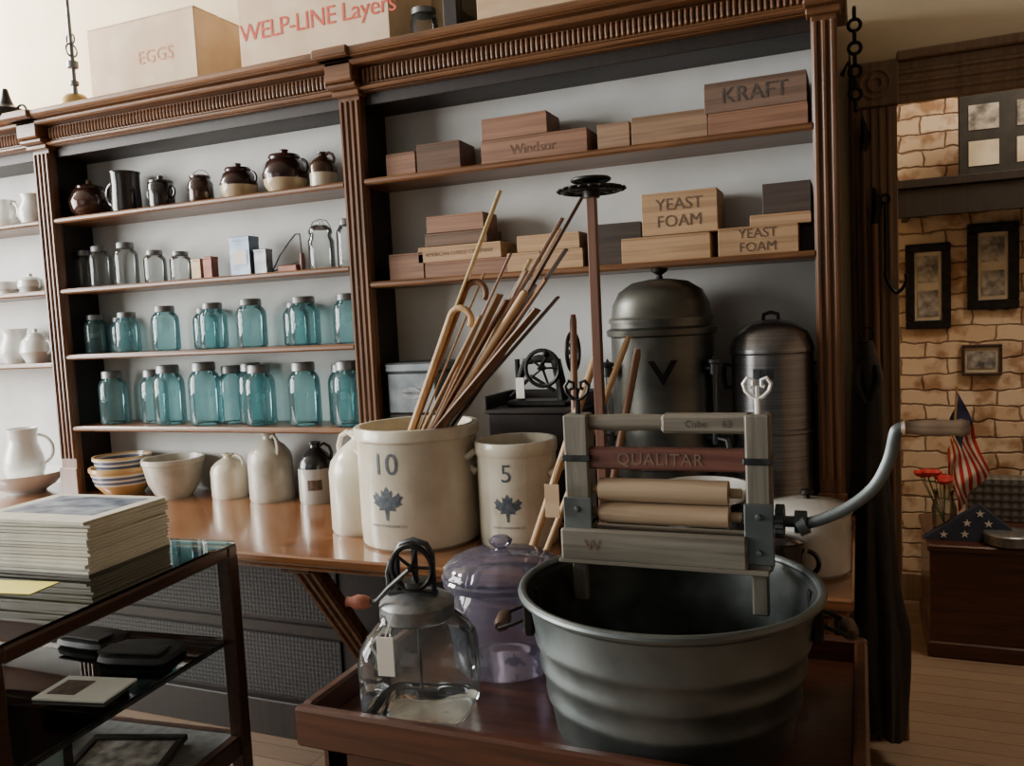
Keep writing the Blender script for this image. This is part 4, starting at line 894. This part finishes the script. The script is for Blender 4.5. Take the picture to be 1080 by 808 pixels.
a3=N.new("ShaderNodeMath"); a3.operation='MULTIPLY'; L.new(a1.outputs[0],a3.inputs[0]); L.new(a2.outputs[0],a3.inputs[1])
m2=N.new("ShaderNodeMix"); m2.data_type='RGBA'; m2.inputs[7].default_value=(.02,.03,.09,1); L.new(a3.outputs[0],m2.inputs[0]); L.new(m1.outputs[2],m2.inputs[6]); L.new(m2.outputs[2],p.inputs["Base Color"]); p.inputs["Roughness"].default_value=.8
e=thing("small_flag","small american flag on a stick drooping from the vase","flag",(.355,4.05,.52))
part("flagpole",MB().tube([(0,0,0),(.03,0,.62)],.005,8),e,pale)
def cloth(P,Q,R_,S,nu=24,nv=16,amp=.028):
    me=bpy.data.meshes.new("flag_cloth"); vs=[];fs=[];uv=[]
    for j in range(nv+1):
        for i in range(nu+1):
            u,v=i/nu,j/nv
            A=Vector(P).lerp(Vector(Q),u); B=Vector(R_).lerp(Vector(S),u); c=A.lerp(B,v); c.y+=amp*math.sin(u*13+v*2)-.01; c.x+=amp*.35*math.sin(v*9+u*6)
            vs.append(c); uv.append((u,1-v))
    for j in range(nv):
        for i in range(nu): a=j*(nu+1)+i; fs.append((a,a+1,a+nu+2,a+nu+1))
    me.from_pydata(vs,[],fs); ul=me.uv_layers.new(name="UVMap")
    for l in me.loops: ul.data[l.index].uv=uv[l.vertex_index]
    me.polygons.foreach_set("use_smooth",[True]*len(me.polygons)); me.materials.append(fm); return me
part("flag_cloth",cloth((.03,0,.60),(.16,.02,.25),(-.01,0,.34),(.03,.02,.06)),e)
navy=surf("navy_flag_cloth",(.012,.015,.035),(.022,.026,.055),(20,20,20),.8)
e=thing("folded_flag","navy blue star-spangled flag folded in a triangle","flag",(.38,3.96,.491))
m=MB(); tri=[(-.14,0),(.26,0),(.08,.15)]
vs=[(x,-.03+z*.25,z) for x,z in tri]+[(x,.03+z*.1,z) for x,z in tri]; m.add(vs,[(0,1,2),(5,4,3),(0,3,4,1),(1,4,5,2),(2,5,3,0)]); part("cloth",m,e,navy)
for (x,z) in ((-.06,.025),(.02,.03),(.10,.03),(.18,.025),(.03,.075),(.11,.075),(.08,.115)):
    pts=[((.018 if k%2==0 else .007)*math.sin(k*pi/5),(.018 if k%2==0 else .007)*math.cos(k*pi/5)) for k in range(10)]
    lettering(poly_geo(pts),e,paper,(x,-.032+z*.25-.006,z),name="star")
e=thing("round_tin","shallow silver round tin on the chest","tin",(.56,3.92,.491)); part("body",MB().lathe([(0,0),(.08,0),(.09,.005),(.09,.035)],36),e,zinc); part("lid",MB().lathe([(.094,.033),(.094,.045),(.088,.05),(0,.052)],36),e,zinc)

# ------------------------------------------------------------------ lights
def area(name,loc,target,sx,sy,power,color):
    l=bpy.data.lights.new(name,'AREA'); l.shape='RECTANGLE'; l.size=sx; l.size_y=sy; l.energy=power; l.color=color
    o=bpy.data.objects.new(name,l); o.location=loc; o.rotation_euler=(Vector(target)-Vector(loc)).to_track_quat('-Z','Y').to_euler(); SC.objects.link(o)
area("window_daylight",(-6.1,-1.4,2.1),(-1,2.0,1.2),1.6,2.4,215,(1,.985,.95))
area("window_daylight_side",(-6.1,.65,2.1),(-1.5,2.2,1.4),1.6,2.4,330,(1,.985,.95))
area("transom_daylight",(-5.2,2.2,3.3),(-3.0,3.12,2.8),1.2,.8,210,(1,.985,.95))
area("storefront_daylight",(-2.6,-2.4,2.2),(-1,2.2,1.0),2.6,2.2,14,(1,.95,.88))
area("next_room_lamp",(1.3,3.7,3.1),(.6,4.5,1.2),.8,.8,34,(1,.84,.65))
wd=bpy.data.worlds.new("world"); bpy.context.scene.world=wd; wd.use_nodes=True
wd.node_tree.nodes["Background"].inputs[0].default_value=(1,.96,.90,1); wd.node_tree.nodes["Background"].inputs[1].default_value=.07
